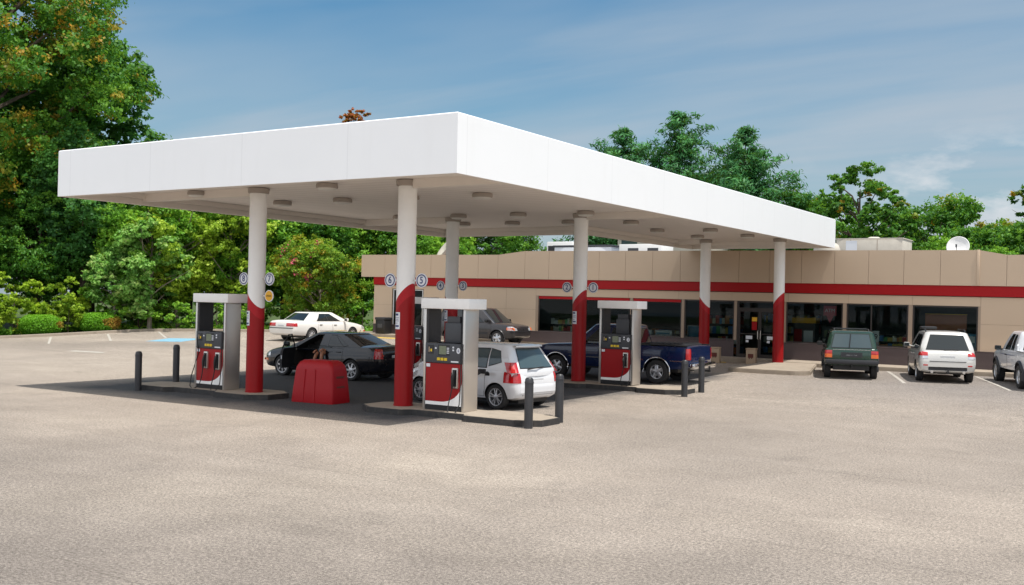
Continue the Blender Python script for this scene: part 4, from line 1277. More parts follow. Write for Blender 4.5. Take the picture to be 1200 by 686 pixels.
mb = MB(); mb.box((-3.12, -.04, .40), (-2.85, .04, .47)); mb.lathe([(0, .13), (.035, .10), (.035, .06), (.018, .04), (.018, 0)], 12, 0, Matrix.Translation((-3.09, 0, .47))); mb.build('tow_hitch', MT['black'], pk)
mb = MB()
for sg in (-1, 1): mb.bbox((-2.72, min(sg*.84, sg*.93), 1.19), (-.84, max(sg*.84, sg*.93), 1.225), .01)
mb.bbox((-.93, -.80, 1.19), (-.84, .80, 1.225), .01); mb.build('bed_rail_cap', MT['black'], pk)
# rippled bed cover rails seen over the side
o = thing('toolbox', 'low black ribbed load lying in the bed of the navy pickup', 'load', (-2.92+1.8, 13.45, .055+.70))
mb = MB(); mb.bbox((-.45, -.70, 0), (.75, .70, .55), .03)
for k in range(9): mb.bbox((-.42+.13*k, -.66, .552), (-.36+.13*k, .66, .575), .008)
mb.build('load_body', MT['dark_plastic'], o)

# --- green boxy off-roader seen from behind
S = dict(paint='p_green', R=.345, wd=.21, xf=1.28, xr=-1.30, wheel='steel', rimk=.62, under=(.30, .52), crown=.03, sect='box', archk=1.15,
    st=[(-2.02, .52, .92, .80), (-2.0, .48, 1.00, .83), (-1.92, .46, 1.03, .855), (-1.3, .43, 1.03, .87), (0, .42, 1.02, .875), (1.0, .42, 1.01, .87), (1.6, .43, .98, .855), (1.95, .45, .93, .83), (2.03, .5, .88, .80)],
    cab=((.98, -1.97, .80, 1.0), (.42, -1.84, .68, 1.57), 1.63, .06, .03, .06),
    windows=[(0, ((.16, .06), (.42, .06), (.41, .88), (.19, .88))), (0, ((.44, .06), (.66, .06), (.66, .88), (.43, .88))), (0, ((.69, .06), (.93, .06), (.93, .88), (.69, .88)))],
    rearwin=(-.86, .86, .10, .88, .97), wiper=(.05, .90, .10, .06), rglass='glass_light',
    lamps=[('tail_light', .72, .96, -1.96, -1, .62, ('tail_red', 'tail_orange'), .45), ('headlight', .66, .86, 1.97, 1, .5, ('lens_clear', 'lens_clear'))],
    panels=[('number_plate', -1, -.34, .34, .74, .90, 'dark_plastic', .010, .02), ('tailgate_seam', -1, -.60, .60, .985, 1.0, 'chrome', .012, .02)],
    doors=[(.02, .92, .46, 0, .14), (-.88, -.0, .46, 0, -.72, -1.30)], flare=('dark_plastic', 1.14, 1.28, .035), mirror=(.75, 1.02, 'black'), handle_mat='black', mould=[(-.83, .78, .55, .66, 'dark_plastic')])
jp, B, C = vehicle('parked_car', 'dark green boxy off-roader parked nose in beside the concrete apron', 'off-roader', (2.71, 20.1, .15), 107, S)
mb = MB(); mb.bbox((-2.16, -.84, .50), (-1.99, .84, .66), .035); mb.build('rear_bumper', MT['dark_plastic'], jp)
mb = MB(); mb.bbox((2.02, -.84, .50), (2.18, .84, .64), .03); mb.build('front_bumper', MT['dark_plastic'], jp)
mb = MB(); mb.tube([(-2.2, .0, .40), (-1.9, 0, .42)], .035, 8); mb.tube([(-2.2, 0, .40), (-2.2, 0, .50)], .022, 8); mb.build('tow_hitch', MT['black'], jp)
mb = MB(); mb.bbox((-2.03, -.17, .80), (-2.016, .17, .815), .003); mb.build('plate_lamp', MT['chrome'], jp)
mb = MB()
for sg in (-1, 1): mb.tube([(.25, sg*.55, 1.60), (.2, sg*.55, 1.67), (-1.55, sg*.55, 1.67), (-1.62, sg*.55, 1.61)], .016, 6)
for xx in (-1.3, -.5): mb.tube([(xx, -.55, 1.67), (xx, .55, 1.67)], .014, 6)
mb.build('roof_rack', MT['black'], jp)

# --- pearl white estate off-roader
S = dict(paint='p_pearl', R=.34, wd=.215, xf=1.35, xr=-1.27, wheel='five', rimk=.66, under=(.28, .52), crown=.04, archk=1.13,
    st=[(-2.24, .50, .74, .74), (-2.22, .40, .92, .80), (-2.14, .35, 1.02, .85), (-1.8, .32, 1.06, .875), (-1.2, .29, 1.06, .888), (0, .27, 1.03, .89), (.9, .27, 1.03, .885), (1.4, .28, 1.02, .875), (1.9, .30, .94, .84), (2.15, .33, .84, .77), (2.28, .38, .72, .68), (2.32, .44, .62, .60)],
    cab=((1.18, -2.10, .82, 1.03), (.36, -1.80, .64, 1.60), 1.675, .12, .06, .08),
    windows=[(0, ((.17, .08), (.44, .08), (.43, .88), (.21, .88))), (0, ((.46, .08), (.70, .08), (.69, .88), (.45, .88))), (0, ((.72, .10), (.90, .22), (.89, .78), (.72, .88)))],
    rearwin=(-.86, .86, .10, .90, .97), wiper=(.15, .06, -.45, .10), rglass='glass_car',
    lamps=[('tail_light', .80, 1.04, -1.86, -1, .60, ('tail_red', 'lens_clear'), .30), ('headlight', .74, .92, 1.75, 1, .42, ('lens_clear', 'lens_clear'))],
    panels=[('number_plate', -1, -.22, .22, .80, .92, 'plate', .014, .02), ('plate_recess', -1, -.44, .44, .78, .97, 'steel', .006, .02), ('rear_bumper', -1, -.76, .76, .52, .71, 'p_pearl', .016), ('lower_trim', -1, -.58, .58, .40, .53, 'dark_plastic', .022), ('bumper_step', -1, -.55, .55, .695, .715, 'dark_plastic', .022), ('reflector', -1, -.74, -.60, .56, .60, 'tail_red', .024), ('reflector', -1, .60, .74, .56, .60, 'tail_red', .024)],
    doors=[(.06, .98, .40, 0, .20), (-.86, .04, .40, 0, -.68, -1.27)], mirror=(.84, 1.06, 'p_pearl'))
fo, B, C = vehicle('parked_car', 'white estate off-roader parked nose in between the green off-roader and the white pickup', 'off-roader', (5.57, 20.86, .16), 106.5, S)
mb = MB()
for sg in (-1, 1): mb.tube([(.15, sg*.60, 1.62), (.08, sg*.60, 1.72), (-1.35, sg*.60, 1.72), (-1.5, sg*.60, 1.65)], .022, 8)
mb.build('roof_rail', MT['black'], fo)
o = thing('cargo_basket', 'black load on the front of the white off-roader roof', 'roof load', fo.location.copy(), R(106.5))
mb = MB(); mb.bbox((-.15, .10, 1.70), (.28, .62, 1.80), .04); mb.build('bag', MT['black'], o)
mb = MB()
for sg in (-1, 1): mb.tube([(-2.30, sg*.48, .37), (-2.0, sg*.48, .37)], .045, 10)
mb.build('exhaust', MT['chrome'], fo)
mb = MB(); mb.tube([(-2.40, .0, .36), (-2.0, 0, .36)], .04, 8); mb.tube([(-2.38, 0, .36), (-2.38, 0, .46)], .02, 8); mb.build('tow_hitch', MT['black'], fo)

# --- white pickup at the right edge
S = dict(paint='p_white', R=.37, wd=.25, xf=1.60, xr=-1.58, wheel='multi', rimk=.60, under=(.40, .62), crown=.03, sect='box', archk=1.18, tuck=-.03,
    st=[(-2.55, .66, 1.00, .78), (-2.52, .60, 1.12, .82), (-2.4, .56, 1.14, .84), (-1.2, .52, 1.14, .86), (0, .50, 1.14, .865), (1.0, .50, 1.13, .86), (1.6, .51, 1.09, .85), (2.1, .53, 1.02, .82), (2.35, .56, .92, .76), (2.42, .6, .82, .70)],
    cab=((1.20, -.88, .76, 1.12), (.50, -.80, .62, 1.70), 1.77, .12, .03, .08),
    windows=[(0, ((.18, .06), (.53, .06), (.52, .88), (.24, .88))), (0, ((.60, .08), (.80, .08), (.79, .86), (.61, .88)))],
    rearwin=(-.85, .85, .12, .86, .96), holes=[((-2.45, -.70, .75), (-.98, .70, 1.5), 'black')],
    lamps=[('tail_light', .78, 1.06, -2.46, -1, .70, ('tail_red', 'tail_red')), ('headlight', .74, .90, 2.2, 1, .5, ('lens_clear', 'lens_clear'))],
    doors=[(.05, .98, .58, 0, .18)], flare=('dark_plastic', 1.17, 1.36, .06), mirror=(.88, 1.10, 'black'), handle_mat='black', mould=[(-1.05, 1.02, .985, .997, 'sign_blue')])
wp, B, C = vehicle('parked_pickup', 'white pickup truck with dark wheel arch flares at the right edge of the photo', 'pickup truck', (8.62, 20.14, .15), 109, S)
mb = MB()
for sg in (-1, 1):
    mb.bbox((-2.5, min(sg*.74, sg*.85), 1.14), (-.95, max(sg*.74, sg*.85), 1.165), .008)
    mb.tube([(-1.05, sg*.78, 1.16), (-1.05, sg*.78, 1.30), (-1.0, sg*.78, 1.33)], .03, 8)
mb.build('bed_rail', MT['p_white'], wp)
mb = MB(); mb.bbox((-2.70, -.80, .56), (-2.53, .80, .72), .03); mb.build('rear_bumper', MT['chrome'], wp)

# --- dark grey off-roader far back by the store
S = dict(paint='p_grey', R=.34, wd=.21, xf=1.30, xr=-1.32, wheel='five', rimk=.64, under=(.30, .52), crown=.04, archk=1.15, sect='box',
    st=[(-2.18, .50, .86, .78), (-2.15, .42, 1.00, .83), (-2.0, .38, 1.05, .86), (-1.2, .34, 1.05, .88), (0, .32, 1.04, .885), (1.0, .32, 1.02, .88), (1.5, .33, .99, .86), (1.95, .35, .92, .82), (2.12, .40, .82, .74), (2.18, .46, .70, .66)],
    cab=((1.15, -2.06, .81, 1.02), (.38, -1.85, .66, 1.64), 1.71, .10, .04, .07),
    windows=[(0, ((.17, .06), (.43, .06), (.42, .88), (.21, .88))), (0, ((.45, .06), (.67, .06), (.67, .88), (.44, .88))), (0, ((.70, .08), (.92, .10), (.92, .86), (.70, .88)))],
    lamps=[('headlight', .70, .88, 1.85, 1, .5, ('lens_clear', 'lens_clear')), ('side_marker', .72, .84, 1.80, 1, .80, ('tail_orange', 'tail_orange')), ('tail_light', .72, .98, -2.05, -1, .6, ('tail_red', 'tail_red'))],
    panels=[('grille', 1, -.45, .45, .66, .82, 'dark_plastic', .01)],
    doors=[(.05, .98, .42, 0, .18), (-.86, .03, .42, 0, -.7, -1.32)], flare=('p_grey', 1.14, 1.24, .03), mirror=(.82, 1.04, 'black'), mould=[(-.80, .80, .50, .60, 'dark_plastic')])
vehicle('parked_car', 'dark grey off-roader parked by the store wall, half hidden by the near pump', 'off-roader', (-14.75, 22.95, .47), 1, S)

# --- cream white older saloon by the trees
S = dict(paint='p_cream', R=.325, wd=.20, xf=1.45, xr=-1.37, wheel='multi', rimk=.62, under=(.18, .45), crown=.05,
    st=[(-2.52, .46, .80, .74), (-2.49, .38, .90, .82), (-2.40, .30, .97, .88), (-2.0, .26, .99, .92), (-1.4, .23, .97, .935), (-.5, .21, .94, .94), (.5, .21, .93, .94), (1.0, .21, .94, .93), (1.6, .23, .88, .92), (2.1, .25, .79, .88), (2.4, .29, .70, .82), (2.52, .36, .60, .72)],
    cab=((1.25, -1.75, .84, .95), (.35, -1.12, .64, 1.36), 1.41, .16, .08, .08),
    windows=[(0, ((.19, .08), (.47, .08), (.46, .88), (.25, .88))), (0, ((.49, .08), (.76, .10), (.72, .88), (.48, .88)))],
    rearwin=(-.88, .88, .06, .93, .95),
    lamps=[('tail_light', .72, .88, -2.30, -1, .36, ('tail_red', 'tail_red')), ('headlight', .58, .72, 2.15, 1, .4, ('lens_clear', 'lens_clear')), ('side_marker', .44, .50, 2.3, 1, .78, ('tail_orange', 'tail_orange'))],
    panels=[('number_plate', -1, -.20, .20, .72, .86, 'plate', .010, .02), ('rear_bumper', -1, -.80, .80, .40, .62, 'p_cream', .03), ('bumper_strip', -1, -.80, .80, .615, .65, 'black', .034)],
    doors=[(.03, 1.02, .32, 0, .2), (-.96, .0, .32, 0, -.78, -1.37)], mirror=(.88, .96, 'p_cream'), handle_mat='black', mould=[(-.9, 1.0, .50, .53, 'chrome')])
vehicle('parked_car', 'cream white older saloon parked far back by the flowering bush', 'saloon car', (-23.4, 21.2, .36), 88, S)

# ------------------------------------------------------------------ store
OX, OY = -8., 25.1
st = thing('store_building', 'long low tan store with a red stripe and dark windows behind the pumps', 'store', (OX, OY, 0), rot=(0, R(.32), 0))
def lx(x): return x - OX
ZG, ZS, ZW, ZL, ZR, ZP1, ZP2 = .05, 1.05, 2.76, 3.14, 3.54, 4.70, 4.88
# parapet: tall tan panels with thin open joints over a dark backing
mb = MB()
def ptop(x):
    if x < -15.34: return ZP1
    if x < -13.8: return ZP1 + (ZP2-ZP1)*(x+15.34)/1.54
    if x < 6.16: return ZP2
    if x < 7.12: return ZP2 - (ZP2-ZP1)*(x-6.16)/.96
    return ZP1
xs = [-24.0]
cutp = [-22.4, -20.9, -19.4, -17.9, -16.5, -15.34, -13.8]
xs += cutp
x = -13.8
while x < 4.5: x += 1.33; xs.append(round(x, 3))
xs = [q for q in xs if q < 5.6] + [6.16, 7.12]
x = 7.12
while x < 30: x += 1.4; xs.append(x)
for a, b in zip(xs[:-1], xs[1:]):
    a2, b2 = a+.006, b-.006
    za, zb_ = ptop(a2), ptop(b2)
    y0, y1 = -.13, -.06
    V = [(lx(a2), y0, ZR), (lx(b2), y0, ZR), (lx(b2), y0, zb_), (lx(a2), y0, za), (lx(a2), y1, ZR), (lx(b2), y1, ZR), (lx(b2), y1, zb_), (lx(a2), y1, za)]
    mb.add(V, [(0, 1, 2, 3), (3, 2, 6, 7), (1, 5, 6, 2), (0, 3, 7, 4), (0, 4, 5, 1)], 0)
for a, b, z in ((-24, -14.6, ZP1-.03), (-14.6, 6.6, ZP2-.21), (6.6, 30, ZP1-.03)): mb.box((lx(a)+.01, -.062, ZR+.01), (lx(b)-.01, .12, z), 1)
mb.build('parapet', [MT['parapet'], MT['frame_tan']], st)
mb = MB(); mb.bbox((lx(6.10), -.16, ZR+.002), (lx(6.20), -.132, ZP2+.012), .006); mb.build('corner_trim', MT['wall_panel'], st)
mb = MB(); mb.box((lx(-23.17), -.085, ZL), (lx(30), .02, ZR-.002)); mb.build('red_stripe', MT['stripe_red'], st)
# wall panels
mb = MB()
def wallgrid(x0, x1, z0, z1, dx, zs, m=0):
    n = max(1, round((x1-x0)/dx)); e = [x0+(x1-x0)*i/n for i in range(n+1)]
    zz = [z0] + [z for z in zs if z0 < z < z1] + [z1]
    for a, b in zip(e[:-1], e[1:]):
        for c, d in zip(zz[:-1], zz[1:]): mb.box((lx(a)+.005, -.03, c+.005), (lx(b)-.005, .02, d-.005), m)
    mb.box((lx(x0)+.004, -.018, z0+.002), (lx(x1)-.004, .06, z1-.002), 1)
wallgrid(-23.17, -21.95, ZS+.02, ZL-.02, 1.2, [2.1])
wallgrid(-21.95, -19.9, 2.94, ZL-.02, 2.1, [])
wallgrid(-19.9, -13.2, ZS+.02, ZL-.02, 1.68, [2.1])
wallgrid(-13.2, 6.25, ZW, ZL-.02, 2.4, [])
wallgrid(6.25, 30, ZS+.02, ZL-.02, 1.5, [2.1])
mb.build('wall', [MT['wall_panel'], MT['frame_tan']], st)
mb = MB(); 
for a, b in ((-23.17, -3.36), (-1.22, 30)): mb.box((lx(a), -.045, ZG), (lx(b), .02, ZS))
mb.build('wall_base', MT['wall_base'], st)
mb = MB()
for a, b in ((-23.17, -3.36), (-1.22, 30)): mb.bbox((lx(a), -.06, ZS+.002), (lx(b), .02, ZS+.035), .006)
mb.build('sill', MT['wall_base'], st)
mb = MB(); mb.box((lx(-23.1), .2, 4.25), (lx(29.9), 15, 4.40)); mb.build('roof', MT['roofing'], st)
mb = MB(); mb.box((lx(-23.1), .125, ZG), (lx(-22.95), 15, 4.6)); mb.box((lx(29.8), .125, ZG), (lx(29.9), 15, 4.6)); mb.box((lx(-23.1), 14.9, ZG), (lx(29.9), 15.1, 4.6)); mb.build('rear_wall', MT['wall_panel'], st)
# posts between the windows
mb = MB()
for a, b in ((-13.2, -13.06), (-8.25, -8.11), (-5.76, -5.63), (-3.36, -3.24), (-1.24, -1.13), (1.18, 1.32), (3.68, 3.83), (6.17, 6.26)):
    mb = MB(); mb.box((lx(a), -.032, ZS+.037), (lx(b), .02, ZW-.002)); mb.build('window_post', MT['frame_tan'], st)
def window(x0, x1, z0, z1, frame, mull=(), head=None):
    mb = MB(); w_ = .05
    mb.box((lx(x0), .0, z0), (lx(x0)+w_, .06, z1)); mb.box((lx(x1)-w_, .0, z0), (lx(x1), .06, z1)); mb.box((lx(x0)+w_, .0, z0), (lx(x1)-w_, .06, z0+w_)); mb.box((lx(x0)+w_, .0, z1-w_), (lx(x1)-w_, .06, z1))
    for m in mull: mb.box((lx(m)-.025, .0, z0+w_), (lx(m)+.025, .06, z1-w_))
    f = mb.build('window', MT[frame], st)
    mb = MB(); mb.box((lx(x0)+w_-.01, .028, z0+w_-.01), (lx(x1)-w_+.01, .034, z1-w_+.01)); mb.build('pane', MT['glass_store'], f)
    if head:
        mb = MB(); mb.box((lx(x0)+.02, -.028, z1-.13), (lx(x1)-.02, -.002, z1-.01)); mb.build('red_header', MT['stripe_red'], f)
    return f
window(-21.9, -19.95, .45, 2.92, 'frame_white', (-20.95,))
W1 = window(-13.05, -8.26, ZS+.04, ZW-.005, 'frame_dark', (-10.6,), True)
window(-8.1, -5.77, ZS+.04, ZW-.005, 'frame_dark', (), True)
window(-5.62, -3.37, ZS+.04, ZW-.005, 'frame_dark')
window(-1.12, 1.17, ZS+.04, ZW-.005, 'frame_dark')
window(1.33, 3.67, ZS+.04, ZW-.005, 'frame_dark', (2.28,))
window(3.84, 6.16, ZS+.04, ZW-.005, 'frame_dark')
# double entrance door with transom
mb = MB()
zd = .33
for a, b in ((-3.235, -3.15), (-1.33, -1.245)): mb.box((lx(a), -.02, zd), (lx(b), .06, ZW-.004))
mb.box((lx(-3.15), -.02, 2.40), (lx(-1.33), .06, 2.47)); mb.box((lx(-3.15), -.02, ZW-.07), (lx(-1.33), .06, ZW-.004)); mb.box((lx(-3.15), .0, zd-.3), (lx(-1.33), .06, zd))
df = mb.build('door_frame', MT['frame_dark'], st)
mb = MB(); mb.box((lx(-3.15), .02, 2.47), (lx(-1.33), .026, ZW-.07)); mb.build('pane', MT['glass_store'], df)
for a, b, hs in ((-3.145, -2.245, -2.30), (-2.235, -1.335, -2.18)):
    mb = MB(); q = .06
    mb.box((lx(a), -.01, zd+.01), (lx(a)+q, .04, 2.395)); mb.box((lx(b)-q, -.01, zd+.01), (lx(b), .04, 2.395)); mb.box((lx(a)+q, -.01, zd+.01), (lx(b)-q, .04, zd+.2)); mb.box((lx(a)+q, -.01, 2.31), (lx(b)-q, .04, 2.395)); mb.box((lx(a)+q, -.008, 1.36), (lx(b)-q, .03, 1.40))
    d = mb.build('door', MT['frame_dark'], st)
    mb = MB(); mb.box((lx(a)+q-.005, .012, zd+.2), (lx(b)-q+.005, .018, 2.31)); mb.build('pane', MT['glass_store'], d)
    mb = MB(); mb.tube([(lx(hs), -.02, 1.15), (lx(hs), -.07, 1.18), (lx(hs), -.07, 1.5), (lx(hs), -.02, 1.53)], .016, 8); mb.build('door_handle', MT['steel'], d)
    mb = MB(); mb.box((lx((a+b)/2)-.14, .004, 1.16), (lx((a+b)/2)+.14, .010, 1.30)); mb.box((lx((a+b)/2)-.14, .004, 1.02), (lx((a+b)/2)-.02, .010, 1.12)); mb.build('door_notice', MT['sticker'], d)
    if hs < -2.2:
        mb = MB(); mb.box((lx(b)-.34, .003, 1.55), (lx(b)-.12, .010, 1.90)); mb.build('door_poster', MT['stripe_red'], d)
        mb = MB(); mb.box((lx(b)-.34, .003, 1.91), (lx(b)-.12, .010, 2.08)); mb.build('door_poster', MT['sign_yellow'], d)
# sales floor behind the glass
mb = MB(); mb.box((lx(-23), .07, .20), (lx(29.7), 9, .30)); mb.build('shop_floor', MT['interior_floor'], st)
mb = MB(); mb.box((lx(-23), 9, .30), (lx(29.7), 9.1, 3.3)); mb.box((lx(-14.2), .07, .3), (lx(-14.1), 9, 3.3)); mb.box((lx(7.2), .07, .3), (lx(7.3), 9, 3.3)); mb.build('inner_wall', MT['interior'], st)
mb = MB(); mb.box((lx(-23), .13, 3.3), (lx(29.7), 9.1, 3.4)); mb.build('ceiling', MT['interior'], st)

goods = [pmat('goods_%d' % i, c, .5, var=.3, vscale=9) for i, c in enumerate([(.55, .06, .05), (.70, .50, .10), (.08, .25, .55), (.70, .70, .66), (.12, .40, .15), (.55, .22, .07), (.75, .70, .58)])]
def shelf(x, y, w, h, lab, d=.5, rows=4, cols=(0, 1, 2, 3, 4, 5, 6)):
    t = thing('store_shelf', lab, 'shelf', (x, y, .30), group='stocked shelves behind the shop windows')
    mb = MB(); mb.box((-w/2, d/2-.03, 0), (w/2, d/2, h))
    for k in range(rows+1): z = .1 + (h-.15)*k/rows; mb.box((-w/2, -d/2, z-.02), (w/2, d/2-.03, z))
    mb.build('shelf_frame', MT['frame_dark'], t)
    mb = MB(); rnd = random.Random(int(x*100)+3)
    for k in range(rows):
        z = .1 + (h-.15)*k/rows; q = -w/2+.03
        while q < w/2-.1:
            ww = rnd.uniform(.07, .22); hh = rnd.uniform(.5, .85)*(h-.15)/rows; c = rnd.choice(cols)
            mb.box((q, -d/2+.03, z+.002), (min(w/2, q+ww-.01), d/2-.06, z+hh), c); q += ww
    g = mb.build('products', goods, t); g['kind'] = 'stuff'
shelf(-12.1, 26.3, 1.7, 1.55, 'shelf of goods behind the left end of the first wide shop window')
shelf(-9.4, 26.6, 1.9, 1.4, 'shelf of goods behind the right half of the first wide shop window')
shelf(-6.9, 26.4, 1.9, 1.2, 'low shelf of goods behind the window above the navy pickup bed')
shelf(-4.4, 26.5, 1.8, 1.9, 'tall shelf of goods in the window left of the doors')
shelf(2.9, 26.1, 1.3, 1.25, 'low shelf of goods behind the window above the green off-roader')
shelf(-2.2, 29.5, 2.6, 2.0, 'stocked shelf seen through the entrance doors')
t = thing('sale_kiosk', 'kiosk with yellow and red header inside the window right of the doors', 'kiosk', (-.55, 26.0, .30))
mb = MB(); mb.bbox((-.45, -.3, 0), (.45, .3, 1.55), .02); mb.build('cabinet', MT['grey_plastic'], t)
mb = MB(); mb.box((-.5, -.34, 1.56), (.5, .3, 1.78)); mb.build('header', MT['sign_yellow'], t)
mb = MB(); mb.box((-.40, -.33, .70), (-.08, -.305, 1.3)); mb.build('red_panel', MT['stripe_red'], t)
mb = MB(); mb.box((.0, -.33, .75), (.38, -.305, 1.25)); mb.build('white_panel', MT['sticker'], t)
t = thing('cash_machine', 'pale cash machine under the ATM sign inside the window', 'cash machine', (.45, 26.1, .30))
mb = MB(); mb.bbox((-.28, -.3, 0), (.28, .3, 1.45), .03); mb.build('cabinet', MT['grey_plastic'], t); mb = MB(); mb.box((-.18, -.315, 1.0), (.18, -.304, 1.3)); mb.build('display_screen', MT['screen'], t); mb = MB(); mb.bbox((-.24, -.34, .82), (.24, -.304, .94), .01); mb.build('keypad', MT['steel'], t)
t = thing('atm_sign', 'pink ATM sign with a downward arrow hanging in the window right of the doors', 'sign', (.62, 25.3, 2.3))
MT['atm_pink'] = pmat('atm_pink', (.62, .10, .14), .5)
mb = MB(); mb.prism([(-.26, -.10), (-.14, -.10), (0, -.42), (.14, -.10), (.26, -.10), (.26, .30), (-.26, .30)], -.01, .01, 0, Matrix.Rotation(PI/2, 4, 'X')); s_ = mb.build('sign_board', MT['atm_pink'], t)
text('ATM', .2, MT['sticker'], s_, (0, -.014, .10), name='lettering', bold=0.)
mb = MB(); mb.tube([(-.2, 0, .3), (-.2, 0, .95)], .004, 5); mb.tube([(.2, 0, .3), (.2, 0, .95)], .004, 5); mb.build('cord', MT['black'], t)
t = thing('price_poster', 'pale poster reading 99 low in the window above the green off-roader', 'poster', (2.32, 25.28, 1.42))
mb = MB(); mb.box((-.24, -.004, -.22), (.24, .004, .22)); b_ = mb.build('poster_board', MT['sticker'], t); text('99', .30, MT['black'], b_, (.05, -.006, -.02), name='lettering', bold=0.)
t = thing('menu_board', 'brown board inside the window above the white off-roader', 'board', (4.95, 25.7, 2.05))
MT['brown_board'] = pmat('brown_board', (.42, .13, .07), .6); mb = MB(); mb.bbox((-.75, -.03, -.30), (.75, .03, .30), .01); mb.build('board_panel', MT['brown_board'], t); mb = MB(); mb.box((-.76, -.036, .30), (.76, .036, .33)); mb.build('board_rail', MT['sign_yellow'], t)
t = thing('ice_chest', 'blue chest low inside the rightmost shop window', 'freezer', (5.55, 25.75, .30))
MT['chest_blue'] = pmat('chest_blue', (.03, .22, .38), .4); mb = MB(); mb.bbox((-.58, -.4, 0), (.58, .4, 1.35), .03); mb.build('chest_body', MT['chest_blue'], t); mb = MB(); mb.box((-.5, -.41, 1.0), (.5, -.402, 1.25)); mb.build('chest_label', MT['sticker'], t)
t = thing('blue_notice_board', 'white framed blue board standing in the window left of the doors', 'board', (-5.05, 25.35, 1.12))
mb = MB(); mb.box((-.48, -.01, 0), (.48, .01, .46)); mb.build('board_panel', MT['chest_blue'], t)
mb = MB(); mb.box((-.5, -.015, .462), (.5, .015, .49)); mb.box((-.52, -.015, 0), (-.482, .015, .49)); mb.build('board_frame', MT['sticker'], t)
for k, (x, w_, lab) in enumerate(((-7.55, .55, 'left white carton on the sill inside the window above the navy pickup bed'), (-6.7, .8, 'right white carton on the sill inside the window above the navy pickup bed'))):
    t = thing('carton', lab, 'carton', (x, 25.5, 1.10), group='white cartons on the sill'); mb = MB(); mb.bbox((-w_/2, -.15, 0), (w_/2, .15, .26), .01); mb.build('carton_body', MT['sticker'], t); mb = MB(); mb.box((-w_/2+.05, -.156, .08), (w_/2-.1, -.151, .16)); mb.build('carton_label', MT['chest_blue'], t)

# small tan bins by the door
for k, (x, y, z, lab) in enumerate(((-1.95, 23.35, .18, 'small tan box bin with dark emblem standing before the store doors'), (-3.35, 23.0, .18, 'small tan box bin with dark emblem behind the navy pickup tailgate'))):
    t = thing('tan_bin', lab, 'bin', (x, y, z), R(8), group='tan bins by the store doors')
    mb = MB(); mb.bbox((-.19, -.19, 0), (.19, .19, .58), .02); mb.bbox((-.20, -.20, .585), (.20, .20, .64), .012); mb.build('bin_body', MT['tan_box'], t)
    mb = MB(); mb.box((-.11, -.196, .26), (.11, -.191, .42)); mb.box((-.07, -.196, .22), (-.02, -.191, .255)); mb.box((.02, -.196, .22), (.07, -.191, .255)); mb.build('emblem', MT['emblem'], t)
t = thing('trash_can', 'black litter bin at the left corner of the store', 'litter bin', (-21.95, 24.45, .69))
mb = MB(); mb.bbox((-.30, -.30, 0), (.30, .30, .72), .03); mb.build('bin_body', MT['black'], t); mb = MB(); mb.bbox((-.33, -.33, .70), (.33, .33, .84), .04); mb.build('bin_lid', MT['dark_plastic'], t); mb = MB(); mb.box((-.15, -.305, .3), (.15, -.3, .5)); mb.build('bin_label', MT['grey_plastic'], t)

# things on the roof
def roofunit(name, lab, x0, x1, y0, y1, z1, cat, mat='hvac'):
    t = thing(name, lab, cat, ((x0+x1)/2, (y0+y1)/2, 4.40))
    hx, hy, h = (x1-x0)/2, (y1-y0)/2, z1-4.40
    mb = MB(); mb.bbox((-hx, -hy, .12), (hx, hy, h), .02); mb.build('casing', MT[mat], t)
    mb = MB(); mb.box((-hx+.05, -hy+.05, 0), (hx-.05, hy-.05, .12)); mb.build('kerb_base', MT['roofing'], t)
    return t, hx, hy, h
t, hx, hy, h = roofunit('rooftop_unit', 'beige air conditioning box on the store roof right of the canopy end', -.85, 2.1, 31.5, 33.5, 5.72, 'rooftop unit')
mb = MB()
for q in (-.55, .25): mb.box((q*hx-.012, -hy-.006, .15), (q*hx+.012, -hy-.001, h-.05))
mb.build('panel_seam', MT['frame_tan'], t)
mb = MB(); mb.box((-hx+.45, -hy-.02, h-.75), (-hx+.95, -hy-.002, h-.1)); mb.build('white_hatch', MT['sticker'], t)
mb = MB(); mb.lathe([(.32, h), (.32, h+.06), (.2, h+.12), (0, h+.13)], 20); mb.build('fan_cowl', MT['hvac'], t)
mb = MB(); mb.box((-hx-.03, -hy-.03, h-.03), (hx+.03, hy+.03, h+.012)); mb.build('lid', MT['hvac'], t)
t = thing('satellite_dish', 'round white satellite dish showing above the store parapet', 'satellite dish', (4.65, 30., 4.40))
MX = Matrix.Translation((0, 0, .82)) @ Matrix.Rotation(R(72), 4, 'X')
mb = MB(); mb.lathe([(0, -.10), (.15, -.095), (.3, -.065), (.44, .0), (.46, .012), (.44, .02), (.3, -.045), (0, -.08)], 36, 0, MX); mb.build('reflector', MT['dish'], t)
mb = MB(); mb.tube([(0, .1, 0), (0, .1, .75)], .035, 8); mb.box((-.3, -.2, 0), (.3, .4, .04)); mb.build('mast', MT['steel'], t)
mb = MB(); mb.tube([(0, -.05, .42), (0, -.42, .82)], .014, 6); mb.bbox((-.03, -.47, .76), (.03, -.39, .90), .01); mb.build('feed_arm', MT['grey_plastic'], t)
t = thing('roof_vent', 'pale domed vent on the store roof at the end of the canopy', 'roof vent', (-.72, 29.5, 4.40))
mb = MB(); mb.lathe([(.40, 0), (.40, .5), (.55, .55), (.58, .70), (.5, .92), (.3, 1.05), (0, 1.1)], 24); mb.build('cowl', MT['hvac'], t); mb = MB(); mb.box((-.45, -.45, 0), (.45, .45, .12)); mb.build('kerb_base', MT['roofing'], t)
t = thing('exhaust_fan', 'tilted beige dish shaped fan on the roof behind the front left half of the store', 'roof fan', (-24.0+.6, 31.5, 4.40))
MX = Matrix.Translation((0, 0, .98)) @ Matrix.Rotation(R(50), 4, 'X') @ Matrix.Rotation(R(-30), 4, 'Y')
